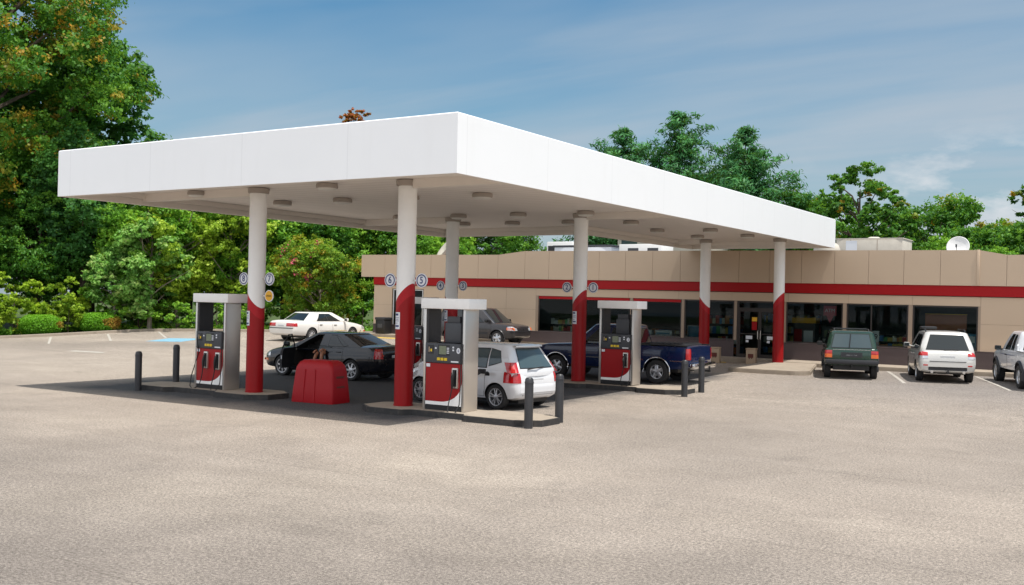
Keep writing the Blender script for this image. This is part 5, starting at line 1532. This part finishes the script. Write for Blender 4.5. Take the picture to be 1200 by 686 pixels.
mb = MB(); mb.lathe([(0, -.30), (.42, -.24), (.60, .0), (.64, .06), (.58, .07), (.3, .0), (0, -.05)], 28, 0, MX); mb.build('dish', MT['hvac'], t)
mb = MB(); mb.tube([(0, .1, 0), (0, .05, .8)], .06, 8); mb.box((-.35, -.3, 0), (.35, .4, .06)); mb.build('mast', MT['steel'], t)
mb = MB(); mb.box((.45, -.2, .5), (.75, .1, .85)); mb.build('red_bracket', MT['stripe_red'], t); mb = MB(); mb.box((.62, -.25, .86), (.95, .1, 1.05)); mb.build('motor', MT['black'], t)

# pale buildings beyond the roof line
t = thing('far_building', 'pale house with dark gable window seen between column and canopy edge above the store roof', 'house', (-17.2, 48, 0))
mb = MB(); mb.box((-3.2, 0, 0), (3.6, 6, 7.2)); mb.build('wall', MT['hvac'], t)
mb = MB(); mb.add([(-3.5, -.3, 7.2), (3.9, -.3, 7.2), (3.9, 6.3, 7.2), (-3.5, 6.3, 7.2), (-3.5, 3, 8.6), (3.9, 3, 8.6)], [(0, 1, 5, 4), (2, 3, 4, 5), (0, 4, 3), (1, 2, 5)]); mb.build('roof', MT['roofing'], t)
f = MB(); f.box((-2.9, -.03, 6.2), (-1.7, -.002, 7.15)); f.build('window', MT['glass_light'], t)
t = thing('rooftop_unit', 'white flat topped unit with dark window, left of the column with sign 2', 'rooftop unit', (-20.0+1.2, 38, 4.4))
mb = MB(); mb.bbox((-1.0, -.8, 0), (.8, .8, 1.75), .04); mb.build('casing', MT['dish'], t); mb = MB(); mb.box((-.9, -.812, .75), (.3, -.802, 1.5)); mb.build('louvre', MT['dark_plastic'], t)
t = thing('rooftop_unit', 'long pale grey box unit on the roof seen below the canopy arm', 'rooftop unit', (-16.0, 36, 4.4))
mb = MB(); mb.bbox((-2.1, -.8, 0), (1.6, .8, 1.30), .03); mb.build('casing', MT['sticker'], t); mb = MB(); mb.bbox((-2.2, -.86, 1.302), (1.7, .86, 1.40), .02); mb.build('lid', MT['grey_plastic'], t)
t = thing('rooftop_unit', 'white box unit with two dark louvres at the right of the far roof units', 'rooftop unit', (-12.8, 36, 4.4))
mb = MB(); mb.bbox((-1.1, -.8, 0), (1.5, .8, 1.42), .03); mb.build('casing', MT['dish'], t)
for q in (-.2, 1.0): mb = MB(); mb.box((q-.35, -.812, .55), (q+.3, -.802, 1.2)); mb.build('louvre', MT['grey_plastic'], t)

# ------------------------------------------------------------------ trees and shrubs
def leaf_arrays(cent, outw, size, asp, rng, upb=.45, jit=.85):
    n = len(cent)
    nr = outw*.7 + rng.normal(0, jit, (n, 3)); nr[:, 2] += upb
    nr /= np.linalg.norm(nr, axis=1)[:, None] + 1e-9
    tq = rng.normal(0, 1, (n, 3)); tq -= nr*np.sum(tq*nr, 1)[:, None]; tq /= np.linalg.norm(tq, axis=1)[:, None] + 1e-9
    bq = np.cross(nr, tq)
    s = (size*rng.uniform(.65, 1.35, n))[:, None]
    V = np.stack([cent - tq*s*.5, cent + bq*s*asp*.5 - tq*s*.05 + nr*s*.06, cent + tq*s*.5, cent - bq*s*asp*.5 - tq*s*.05 + nr*s*.06], 1)
    return V.reshape(-1, 3)

def leaf_mesh(name, V, tint, aut, mats, midx=None):
    n = len(V)//4
    me = bpy.data.meshes.new(name)
    me.vertices.add(len(V)); me.vertices.foreach_set('co', np.ascontiguousarray(V, dtype=np.float32).ravel())
    me.loops.add(n*4); me.loops.foreach_set('vertex_index', np.arange(n*4, dtype=np.int32))
    me.polygons.add(n); me.polygons.foreach_set('loop_start', np.arange(0, n*4, 4, dtype=np.int32)); 
    try: me.polygons.foreach_set('loop_total', np.full(n, 4, dtype=np.int32))
    except Exception: pass
    a = me.attributes.new('tint', 'FLOAT', 'FACE'); a.data.foreach_set('value', np.clip(tint, 0, 1).astype(np.float32))
    a = me.attributes.new('autumn', 'FLOAT', 'FACE'); a.data.foreach_set('value', np.clip(aut, 0, 1).astype(np.float32))
    for m in mats: me.materials.append(m)
    if midx is not None: me.polygons.foreach_set('material_index', midx.astype(np.int32))
    me.update(calc_edges=True); me.validate()
    return me

def decid(h, base, rx, seed, leaves=15000, ncl=70, size=.24, mat='leaf_oak', autumn=0., bark='bark', shape=1.0, asp=.62, trunk_r=None, blossom=0., low=False, clr=(.15, .26)):
    """returns (trunk mesh, crown mesh)"""
    rng = np.random.default_rng(seed); rnd = random.Random(seed)
    hz = (h-base)/2; cz = base + hz
    # clump centres: mostly in the outer shell, uneven radius by direction
    lob = rng.normal(0, 1, (7, 3)); lob /= np.linalg.norm(lob, axis=1)[:, None]; la = rng.uniform(-.28, .30, 7)
    C = []; CR = []
    while len(C) < ncl:
        d = rng.normal(0, 1, 3); d /= np.linalg.norm(d)
        f = 1 + sum(a*max(0, float(d@l))**2 for a, l in zip(la, lob))
        rr = rng.uniform(.25, 1.)**.45 * f * .86
        wz = d[2]*rr
        wide = 1. if wz > 0 else (1. - .25*abs(wz)*shape)
        if not low and wz < -.2: wide *= .92
        p = np.array([d[0]*rr*rx*wide, d[1]*rr*rx*wide, cz + wz*hz])
        if p[2] < base*.6 + .1: continue
        C.append(p); CR.append(rng.uniform(*clr)*min(rx, hz)*1.12)
    C = np.array(C); CR = np.array(CR)
    per = rng.multinomial(leaves, CR**2/np.sum(CR**2))
    pts = []; outw = []; tint = []; aut = []
    for c, r, n in zip(C, CR, per):
        # each clump: flattened shell of sprays
        ns = max(3, n//28)
        sd = rng.normal(0, 1, (ns, 3)); sd /= np.linalg.norm(sd, axis=1)[:, None]; sd[:, 2] = sd[:, 2]*.75 + .12
        sc = c + sd*r*rng.uniform(.55, 1.1, (ns, 1))
        idx = rng.integers(0, ns, n)
        p = sc[idx] + rng.normal(0, 1, (n, 3))*np.array([1, 1, .6])*r*.17
        o = (p-c)/(r+1e-6)
        oc = (p - np.array([0, 0, cz]))/np.array([rx, rx, hz])
        pts.append(p); outw.append(o*.6+oc*.5)
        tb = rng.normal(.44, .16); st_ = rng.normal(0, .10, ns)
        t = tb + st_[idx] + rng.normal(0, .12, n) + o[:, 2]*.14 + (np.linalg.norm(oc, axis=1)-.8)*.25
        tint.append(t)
        ca = 1. if rng.random() < autumn*1.4 and np.linalg.norm((c-np.array([0, 0, cz]))/np.array([rx, rx, hz])) > .55 else 0.
        aa = np.where(rng.random(ns) < (.34*ca + autumn*.10), rng.uniform(.25, .95, ns), 0.)[idx]
        aut.append(aa*rng.uniform(.5, 1., n))
    P = np.concatenate(pts); O = np.concatenate(outw); T = np.concatenate(tint); A = np.concatenate(aut)
    V = leaf_arrays(P, O, size, asp, rng)
    mats = [MT[mat]]; mi = None
    if blossom > 0:
        mats.append(MT['blossom']); mi = np.zeros(len(P))
        hot = rng.choice(len(C), max(2, int(len(C)*blossom)), replace=False)
        for k in hot:
            if C[k][2] < cz - hz*.1: continue
            q = C[k] + (C[k]-np.array([0, 0, cz]))*.10
            mi[np.linalg.norm(P-q, axis=1) < CR[k]*.38] = 1
    crown = leaf_mesh('crown', V, T, A, mats, mi)
    mb = MB(); tr = trunk_r or h*.018
    lean = rng.normal(0, .02, 2)*h
    top = np.array([lean[0], lean[1], base + hz*1.5])
    spine = [np.array([0, 0, -.15]), np.array([lean[0]*.15, lean[1]*.1, base*.5+.2]), np.array([lean[0]*.4, lean[1]*.4, base+hz*.4]), np.array([lean[0]*.8, lean[1]*.7, base+hz]), top]
    mb.tube(spine, [tr*1.25, tr, tr*.75, tr*.45, tr*.12], 9)
    for k in rng.choice(len(C), min(len(C), 26 if ncl > 40 else 12), replace=False):
        c = C[k]
        z0 = min(max(base*.75, c[2] - np.hypot(c[0], c[1])*rnd.uniform(.5, 1.0)), base+hz*1.2)
        u = np.clip((z0)/(top[2]), .1, .95); s0 = np.array([lean[0]*u*.8, lean[1]*u*.8, z0])
        m1 = s0*.6 + c*.4 + np.array([0, 0, .06*h*rnd.uniform(-.2, .6)]) + rng.normal(0, .02*h, 3)
        mb.tube([s0, m1, c, c + (c-m1)*.3], [tr*.38*(1-u*.5), tr*.24, tr*.10, tr*.03], 5, cap=False)
    trunk = mb.mesh('trunk', MT[bark])
    return trunk, crown

def pine(h, r, seed, base=.15, leaves=26000, size=.44):
    rng = np.random.default_rng(seed)
    mb = MB(); tr = h*.016
    mb.tube([(0, 0, -.2), (.02*h*.3, 0, h*.5), (0, 0, h*.98)], [tr, tr*.6, tr*.1], 8)
    pts = []; outw = []; tint = []
    nw = 17; tot = 0; tw = []
    for k in range(nw):
        f = k/(nw-1); z = h*(base + (1-base)*f*.98)
        R_ = r*(1-f**1.25)**.85*(1 if f > .12 else .75)*rng.uniform(.62, 1.22) + .35
        nb = 6 if f < .8 else 4
        for b in range(nb):
            a = 2*PI*(b/nb) + rng.uniform(-.4, .4) + k*1.3; L = R_*rng.uniform(.45, 1.2); up = rng.uniform(.15, .45) + .45*f
            e = np.array([math.cos(a)*L, math.sin(a)*L, z + L*up]); s0 = np.array([0, 0, z])
            mb.tube([s0, (s0+e)/2 - np.array([0, 0, .04*L]), e], [tr*.3*(1-f*.6), tr*.16, tr*.04], 5, cap=False)
            nt_ = max(3, int(L*3.2))
            for q in np.linspace(.35, 1.05, nt_):
                c = s0 + (e-s0)*q + rng.normal(0, .10*L, 3)*np.array([1, 1, .25]); tw.append((c, .33 + .085*L*(1-abs(q-.7)), np.array([math.cos(a), math.sin(a), .7]), rng.normal(.42, .14)))
    per = leaves//len(tw)
    for c, rr, o, tb in tw:
        p = c + rng.normal(0, 1, (per, 3))*np.array([1, 1, .46])*rr*.62
        pts.append(p); outw.append((p-c)/rr*.5 + o*.8); tint.append(tb + rng.normal(0, .1, per) + (p[:, 2]-c[2])/rr*.25)
    P = np.concatenate(pts); V = leaf_arrays(P, np.concatenate(outw), size, .24, rng, .5, .7)
    return mb.mesh('trunk', MT['bark']), leaf_mesh('crown', V, np.concatenate(tint), np.zeros(len(P)), [MT['leaf_pine']])

_tm = {}
def plant(kind, x, y, rot, sc, label, cat='tree', group=None, name='tree', sz=1., z=None):
    tr, cr = _tm[kind]
    zz = zgf(x, y) - .05 if z is None else z
    t = thing(name, label, cat, (x, y, zz), R(rot), group)
    t.scale = (sc, sc, sc*sz)
    if tr is not None: link_mesh('trunk', tr, t)
    link_mesh('crown', cr, t)
    return t

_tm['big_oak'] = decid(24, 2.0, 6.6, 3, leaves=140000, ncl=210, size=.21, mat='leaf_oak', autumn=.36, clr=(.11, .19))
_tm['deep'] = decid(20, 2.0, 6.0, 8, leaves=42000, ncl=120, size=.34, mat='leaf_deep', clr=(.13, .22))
_tm['mid'] = decid(10, .5, 3.6, 21, leaves=42000, ncl=95, size=.18, mat='leaf_fresh', autumn=.05, low=True)
_tm['mid2'] = decid(11, .4, 3.8, 33, leaves=42000, ncl=95, size=.18, mat='leaf_oak', autumn=.03, low=True)
_tm['lime'] = decid(9, .4, 2.7, 41, leaves=26000, ncl=75, size=.18, mat='leaf_lime', autumn=.05, bark='bark_pale', low=True)
_tm['silver'] = decid(7.5, .4, 2.2, 52, leaves=22000, ncl=65, size=.20, mat='leaf_silver', bark='bark_pale', low=True)
_tm['crape'] = decid(5.6, .35, 2.9, 61, leaves=30000, ncl=75, size=.14, mat='leaf_crape', autumn=.35, blossom=.35, low=True, bark='bark_pale')
_tm['shrub'] = decid(2.6, .1, 1.5, 72, leaves=6000, ncl=28, size=.15, mat='leaf_lime', autumn=.12, low=True)
_tm['shrub_green'] = decid(2.4, .1, 1.5, 75, leaves=6000, ncl=28, size=.16, mat='leaf_fresh', low=True)
_tm['oval'] = decid(12, 2., 3.9, 83, leaves=26000, ncl=105, size=.20, mat='leaf_oak', autumn=.10, clr=(.075, .145))
_tm['round'] = decid(9, 1., 4.2, 94, leaves=32000, ncl=85, size=.20, mat='leaf_oak', autumn=.02, low=True)
_tm['far'] = decid(9, .5, 4.5, 101, leaves=5000, ncl=40, size=.55, mat='leaf_deep', low=True)
_tm['pine_a'] = pine(16, 5.6, 5, leaves=30000)
_tm['pine_b'] = pine(15, 5.2, 9, leaves=30000)
_tm['redtop'] = decid(6, 1., 2.0, 111, leaves=4000, ncl=30, size=.25, mat='leaf_red')

def D(px_dir, dist):
    return px_dir
Q = [('big_oak', -46.7, 17.1, 20, 1.12, 'towering oak with orange tinged leaves at the left edge'),
     ('deep', -50.0, 26.0, 120, 1.08, 'tall dark green tree standing behind the oak, right of its top'),
     ('deep', -50.0, 5.0, 250, 1.12, 'tall dark tree rising at the far left edge of the photo'),
     ('deep', -40.2, 19.6, 40, .62, 'dark tree filling the shade under the canopy left corner'),
     ('mid2', -42.0, 18.0, 200, .85, 'bushy green tree low behind the left hedge ball'),
     ('mid', -37.0, 21.3, 10, .90, 'bright green tree right of the dark shade, behind the kerb'),
     ('lime', -35.7, 22.6, 80, .92, 'yellow green slender tree left of the far left pump'),
     ('silver', -35.5, 20.6, 130, .95, 'pale leaved sapling standing just behind the kerb'),
     ('silver', -36.8, 19.3, 300, .75, 'smaller pale leaved sapling beside the right hedge ball'),
     ('lime', -34.0, 25.2, 220, 1.0, 'yellow green tree behind the far left pump hood'),
     ('mid', -33.6, 27.0, 160, 1.02, 'bright green tree between the far left pump and the column with sign 8'),
     ('mid2', -32.0, 29.5, 30, 1.0, 'green tree behind the column with sign 8'),
     ('mid', -38.5, 27.5, 300, 1.15, 'tall bright tree standing behind the yellow green one'),
     ('mid2', -36.5, 32.0, 90, 1.15, 'tall green tree at the back between the front columns'),
     ('deep', -44.0, 30.5, 10, .60, 'dark tree far back behind the bright trees'),
     ('deep', -40.0, 36.5, 70, .58, 'dark tree far back above the flowering bush'),
     ('mid', -31.5, 33.5, 250, 1.0, 'bright tree behind and left of the flowering bush'),
     ('mid2', -28.0, 34.5, 310, .92, 'green tree behind and right of the flowering bush'),
     ('mid', -25.6, 33.5, 20, .78, 'green tree showing above the left end of the store roof'),
     ('mid2', -27.3, 43, 140, .95, 'green tree farther back above the left end of the store'),
     ('mid2', -44.0, 10.0, 15, .8, 'bushy tree deep in the shade behind the left hedge ball, left one'),
     ('mid2', -43.0, 14.0, 75, .85, 'bushy tree deep in the shade behind the left hedge ball, right one'),
     ('mid', -45.5, 7.0, 135, .95, 'bushy tree at the far left edge behind the shrubs'),
     ('mid2', -46.0, 24.5, 45, 1.0, 'bushy tree deep in the shade behind the pale saplings'),
     ('mid2', -49.5, 23.5, 215, 1.0, 'bushy tree far back between the oak and the dark tree, left one'),
     ('mid2', -52.5, 19.5, 265, 1.0, 'bushy tree far back behind the oak trunk'),
     ('mid', -41.0, 25.5, 95, .8, 'low bright tree far back behind the pale saplings'),
     ('lime', -30.2, 27.5, 10, .62, 'young yellow green tree beside the flowering bush')]
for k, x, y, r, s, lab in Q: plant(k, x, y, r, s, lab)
plant('crape', -28.3, 26.4, 15, 1.05, 'rounded flowering bush with pink blossom and orange leaf tips behind the cream saloon', 'flowering bush', name='flowering_bush')
plant('redtop', -55.5, 60, 0, 1., 'red leaved treetop just poking above the canopy edge', z=15.2)
shr = [('shrub', -38.0, 12.6, 0, 1.0, 'yellowish shrub at the far left behind the kerb'), ('shrub', -39.6, 15.2, 90, 1.25, 'yellow flowering shrub above the left hedge ball'), ('shrub', -38.8, 17.4, 200, 1.15, 'tall yellow shrub between the two hedge balls'),
       ('shrub_green', -38.3, 19.4, 30, 1.2, 'green shrub behind the right hedge ball'), ('shrub_green', -36.4, 20.6, 110, 1.0, 'green shrub right of the right hedge ball'), ('shrub', -37.7, 17.1, 310, .7, 'small yellow shrub left of the right hedge ball'),
       ('shrub_green', -34.2, 21.4, 70, .8, 'low green shrub at the kerb below the sapling'), ('shrub_green', -33.0, 23.2, 150, .85, 'low green shrub at the kerb left of the far left pump'), ('shrub_green', -31.6, 25.0, 260, .9, 'low green shrub at the kerb behind the far left pump'),
       ('shrub_green', -30.2, 27.6, 10, .95, 'green shrub behind the column with sign 8'), ('shrub_green', -26.3, 27.8, 200, .85, 'green shrub between the flowering bush and the store'), ('shrub_green', -24.6, 30., 60, 1.1, 'green shrub at the left wall of the store'), ('shrub_green', -38.4, 23.6, 20, 1.1, 'green shrub in the gap behind the pale saplings'), ('shrub', -38.4, 10.6, 40, 1.0, 'yellowish shrub cut by the left photo edge'),
       ('shrub_green', -25.0, 33., 60, 1.3, 'green shrub beside the rear left wall of the store')]
for k, x, y, r, s, lab in shr: plant(k, x, y, r, s, lab, 'shrub', 'shrubs along the kerb of the left lot', 'shrub')
# clipped hedge balls
HEDGES = [(-37.75, 15.5), (-36.75, 18.35)]
def hedge(seed):
    rng = np.random.default_rng(seed); n = 13000
    d = rng.normal(0, 1, (n, 3)); d /= np.linalg.norm(d, axis=1)[:, None]
    e = np.abs(d)**.8*np.sign(d); rr = rng.uniform(.80, 1.03, (n, 1))*(1+.05*np.sin(d[:, :1]*7+seed)*np.cos(d[:, 1:2]*6))
    P = e*rr*np.array([1.05, .90, .56]); P[:, 2] = np.maximum(P[:, 2], -.5); P[:, 2] += .52
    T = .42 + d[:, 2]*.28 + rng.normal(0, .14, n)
    A = np.zeros(n)
    for k in range(3):
        q = rng.normal(0, 1, 3); q[2] = abs(q[2])*.2-.2; q = q/np.linalg.norm(q); q = q if q[0] > 0 or k else -q
        A = np.maximum(A, (d@q > .93)*rng.uniform(.3, 1, n))
    q = np.array([.75, -.6, .1]); A = np.maximum(A, (d@(q/np.linalg.norm(q)) > .965)*rng.uniform(.5, 1, n))
    V = leaf_arrays(P, d, .085, .6, rng, .2, .7)
    mb = MB(); mb.tube([(0, 0, -.1), (0, 0, .5)], [.07, .04], 6)
    for a in range(6): mb.tube([(0, 0, .1), (math.cos(a)*.6, math.sin(a)*.5, .5)], [.03, .01], 5)
    return mb.mesh('stem', MT['bark']), leaf_mesh('foliage', V, T, A, [MT['leaf_hedge']])
for i, (x, y, rz, lab) in enumerate(((*HEDGES[0], 70, 'clipped round hedge ball nearest the left photo edge'), (*HEDGES[1], 70, 'clipped round hedge ball with a brown patch, second from the left'))):
    s_, f_ = hedge(5+i); t = thing('hedge_ball', lab, 'hedge', (x, y, zgf(x, y)), R(rz), 'clipped hedge balls by the kerb'); link_mesh('stem', s_, t); link_mesh('foliage', f_, t)

P_ = [('pine_b', -23.6, 55, 0, 1.02, 'dark pine leftmost above the canopy edge'), ('pine_a', -19.4, 56, 60, 1.03, 'tallest broad dark pine above the canopy edge'), ('pine_b', -13.4, 54, 200, .97, 'rightmost pine above the canopy, standing alone'), ('pine_a', -16.5, 60, 140, .86, 'pine set back between the two larger ones')]
for k, x, y, r, s, lab in P_: plant(k, x, y, r, s, lab, 'pine', name='pine_tree')
T_ = [('round', -10.4, 57, 30, 1.22, 'rounded tree at the right foot of the pines'), ('round', -21.5, 58, 130, 1.1, 'rounded tree below the pines, left'), ('round', -16.0, 56, 230, 1.12, 'rounded tree below the pines, middle'),
      ('oval', -4.0, 48, 0, 1.02, 'upright loose tree standing right of the canopy end'), ('round', -1.2, 60, 70, 1.20, 'dark rounded tree right of the upright loose tree'), ('round', 2.9, 57, 190, .98, 'rounded bright tree behind the satellite dish'),
      ('round', -4.4, 55, 300, .80, 'low tree at the foot of the upright loose tree'), ('round', 6.5, 56, 260, .86, 'low tree right of the satellite dish'), ('oval', 7.8, 50, 120, 1.10, 'dark upright tree at the right photo edge'), ('oval', 4.6, 64, 20, .70, 'small distant tree behind the right edge trees'), ('oval', 12.0, 52, 200, 1.05, 'tree at the far right edge, tall and dark'),
      ('round', -27.0, 62, 0, .80, 'low tree left of the far house'), ('mid', -29.0, 66, 100, 1.0, 'bright tree far back left of the far house'), ('oval', -24.0, 58, 80, .80, 'dark tree far back beside the column with signs 2 and 1'),
      ('round', -8.0, 66, 80, .9, 'distant tree between the pines and the upright loose tree'), ('mid', 1.0, 50, 10, .72, 'bright small tree behind the roof air conditioning box'), ('mid', 4.6, 46, 90, .62, 'bright low bushy tree right behind the dish')]
for k, x, y, r, s, lab in T_: plant(k, x, y, r, s, lab)
# the far wood reads as one mass
rng = np.random.default_rng(77); pts = []
n = 26000
xx = rng.uniform(-150, 60, n); hh = 6.0 + 1.6*np.sin(xx*.21) + 1.1*np.sin(xx*.53+1) + .6*np.sin(xx*1.3)
P = np.c_[xx, 118 + rng.normal(0, 2.5, n) , rng.uniform(0, 1, n)**.6*hh]
V = leaf_arrays(P, np.tile(np.array([0, -.6, .4]), (n, 1)), .9, .7, rng)
o = link_mesh('far_wood', leaf_mesh('far_wood', V, .35 + rng.normal(0, .15, n) + .15*np.sin(xx*.6), np.zeros(n), [MT['leaf_deep']]))
tag(o, 'distant band of woodland along the horizon', 'woodland', kind='stuff')
# rank grass and weeds behind the kerb
n = 16000; u = rng.uniform(-14, 20, n); v = rng.uniform(.35, 4., n)
P = np.array([(*kerb_pt(a_, b_), 0.) for a_, b_ in zip(u, v)]); P[:, 2] = zg(P[:, 0], P[:, 1]) + rng.uniform(0, .25, n)*np.clip(v-.2, .2, 1.2)
for hx_, hy_ in HEDGES: 
    keep = (np.hypot(P[:, 0]-hx_-.4, P[:, 1]-hy_+.5) > 1.9); P = P[keep]
n = len(P)
V = leaf_arrays(P, np.tile(np.array([.4, -.3, .2]), (n, 1)), .30, .25, rng, .0, .6)
o = link_mesh('verge_weeds', leaf_mesh('verge_weeds', V, .45 + rng.normal(0, .2, n), (rng.random(n) < .1)*.7, [MT['leaf_fresh']]))
tag(o, 'rank weeds and grass growing behind the kerb', 'weeds', kind='stuff')

# ------------------------------------------------------------------ person sitting in the open saloon
t = thing('person', 'person in dark clothes sitting sideways in the open black saloon, bare knee raised', 'person', (-9.92, 7.10, 0))
def skin_body(name, verts, edges, radii, mat, parent, levels=2):
    me = bpy.data.meshes.new(name); me.from_pydata([Vector(v) for v in verts], edges, [])
    o = bpy.data.objects.new('tmp', me); COL.objects.link(o)
    md = o.modifiers.new('s', 'SKIN'); md.use_smooth_shade = True
    for i, r in enumerate(radii): me.skin_vertices[0].data[i].radius = (r, r)
    me.skin_vertices[0].data[0].use_root = True
    ss = o.modifiers.new('u', 'SUBSURF'); ss.levels = levels; ss.render_levels = levels
    dg = bpy.context.evaluated_depsgraph_get()
    m2 = bpy.data.meshes.new_from_object(o.evaluated_get(dg)); m2.name = name
    bpy.data.objects.remove(o)
    m2.materials.clear(); m2.materials.append(mat)
    for p in m2.polygons: p.use_smooth = True
    return link_mesh(name, m2, parent)
# pelvis on the seat, chest leaning forward and in; knees out of the door
J = dict(pel=(0, .20, .60), wst=(0, .22, .74), chs=(-.04, .18, .98), nck=(-.07, .13, 1.10), hd0=(-.09, .10, 1.16), hd1=(-.11, .06, 1.25),
    hpR=(.10, .16, .60), knR=(.13, -.34, .86), anR=(.17, -.44, .42), ftR=(.17, -.50, .36), toR=(.17, -.66, .33),
    hpL=(-.10, .16, .60), knL=(-.16, -.26, .80), anL=(-.20, -.42, .40), ftL=(-.20, -.48, .34), toL=(-.20, -.64, .31),
    shR=(.16, .16, 1.03), elR=(.22, -.06, .80), wrR=(.12, -.30, .93), shL=(-.22, .14, 1.02), elL=(-.32, -.04, .80), wrL=(-.20, -.24, .87))
rad = dict(pel=.13, wst=.125, chs=.14, nck=.055, hd0=.075, hd1=.09, hpR=.10, knR=.062, anR=.04, ftR=.042, toR=.03, hpL=.10, knL=.062, anL=.04, ftL=.042, toL=.03, shR=.065, elR=.042, wrR=.027, shL=.065, elL=.042, wrL=.027)
E_ = [('pel', 'wst'), ('wst', 'chs'), ('chs', 'nck'), ('nck', 'hd0'), ('hd0', 'hd1'), ('pel', 'hpR'), ('hpR', 'knR'), ('knR', 'anR'), ('anR', 'ftR'), ('ftR', 'toR'), ('pel', 'hpL'), ('hpL', 'knL'), ('knL', 'anL'), ('anL', 'ftL'), ('ftL', 'toL'), ('chs', 'shR'), ('shR', 'elR'), ('elR', 'wrR'), ('chs', 'shL'), ('shL', 'elL'), ('elL', 'wrL')]
keys = list(J); ix = {k: i for i, k in enumerate(keys)}
VV = [J[k] for k in keys]; EE = [(ix[a], ix[b]) for a, b in E_]; RR = [rad[k] for k in keys]
def hand(w, d, side):
    """palm and five fingers grown from the wrist"""
    w = Vector(w); d = Vector(d).normalized(); s = d.cross(Vector((0, 0, 1))).normalized()*side; up = s.cross(d)
    wi = min(range(len(VV)), key=lambda i: (Vector(VV[i])-w).length)
    p = w + d*.055; VV.append(tuple(p)); RR.append(.030); pi = len(VV)-1; EE.append((wi, pi))
    for k, (o_, L) in enumerate(((-.030, .060), (-.010, .075), (.010, .072), (.029, .055))):
        a = p + d*.035 + s*o_; b = a + d*L*.55 - Vector((0, 0, L*.15)); c = b + d*L*.30 - Vector((0, 0, L*.40))
        i = len(VV); VV.extend([tuple(a), tuple(b), tuple(c)]); RR.extend([.0105, .009, .0075]); EE.extend([(pi, i), (i, i+1), (i+1, i+2)])
    a = w + d*.03 - s*.035; b = a + d*.04 - s*.02 - Vector((0, 0, .01)); i = len(VV); VV.extend([tuple(a), tuple(b)]); RR.extend([.012, .009]); EE.extend([(pi, i), (i, i+1)])
hand(J['wrR'], (-.02, -.6, -.25), 1); hand(J['wrL'], (.06, -.6, -.2), -1)
pb_ = skin_body('body', VV, EE, RR, MT['skin'], t)
def sub_skin(name, ks, grow, mat):
    ee = [(a, b) for a, b in E_ if a in ks and b in ks]; kk = list(ks); im = {k: i for i, k in enumerate(kk)}
    return skin_body(name, [J[k] for k in kk], [(im[a], im[b]) for a, b in ee], [rad[k]+grow for k in kk], mat, t)
J['mR'] = tuple((Vector(J['hpR'])*.45+Vector(J['knR'])*.55)); J['mL'] = tuple((Vector(J['hpL'])*.45+Vector(J['knL'])*.55)); rad['mR'] = rad['mL'] = .088
J['sR'] = tuple((Vector(J['shR'])*.45+Vector(J['elR'])*.55)); J['sL'] = tuple((Vector(J['shL'])*.45+Vector(J['elL'])*.55)); rad['sR'] = rad['sL'] = .052
E_ += [('hpR', 'mR'), ('hpL', 'mL'), ('shR', 'sR'), ('shL', 'sL')]
sub_skin('shirt', ('wst', 'chs', 'shR', 'sR', 'shL', 'sL'), .022, MT['cloth_dark'])
sub_skin('shorts', ('pel', 'hpR', 'mR', 'hpL', 'mL'), .022, MT['cloth_dark'])
sub_skin('shoe', ('ftR', 'toR'), .014, MT['shoe']); sub_skin('shoe', ('ftL', 'toL'), .014, MT['shoe'])
hc = Vector(J['hd1'])
mb = MB(); mb.lathe([(0, .115), (.05, .105), (.088, .06), (.102, .0), (.098, -.05), (.085, -.09)], 20, 0, Matrix.Translation(hc + Vector((.0, .03, .01))) @ Matrix.Rotation(R(-25), 4, 'X')); mb.build('hair', MT['hair'], t)
mb = MB()
for sx in (-.035, .035): mb.lathe([(0, .012), (.012, 0), (0, -.012)], 10, 0, Matrix.Translation(hc + Vector((sx, -.084, -.005))))
mb.build('eyes', MT['black'], t)
mb = MB(); mb.tube([hc + Vector((0, -.080, .0)), hc + Vector((0, -.112, -.035)), hc + Vector((0, -.085, -.045))], [.008, .016, .010], 8); mb.build('nose', MT['skin'], t)
mb = MB(); mb.tube([hc + Vector((-.025, -.083, -.068)), hc + Vector((0, -.090, -.07)), hc + Vector((.025, -.083, -.068))], .006, 6); mb.build('mouth', MT['emblem'], t)
for sx in (-1, 1):
    mb = MB(); mb.lathe([(0, .012), (.018, .006), (.02, 0), (0, -.01)], 10, 0, Matrix.Translation(hc + Vector((sx*.092, .01, -.01))) @ Matrix.Rotation(PI/2, 4, 'Y') @ Matrix.Scale(1.6, 4, (1, 0, 0))); mb.build('ear', MT['skin'], t)
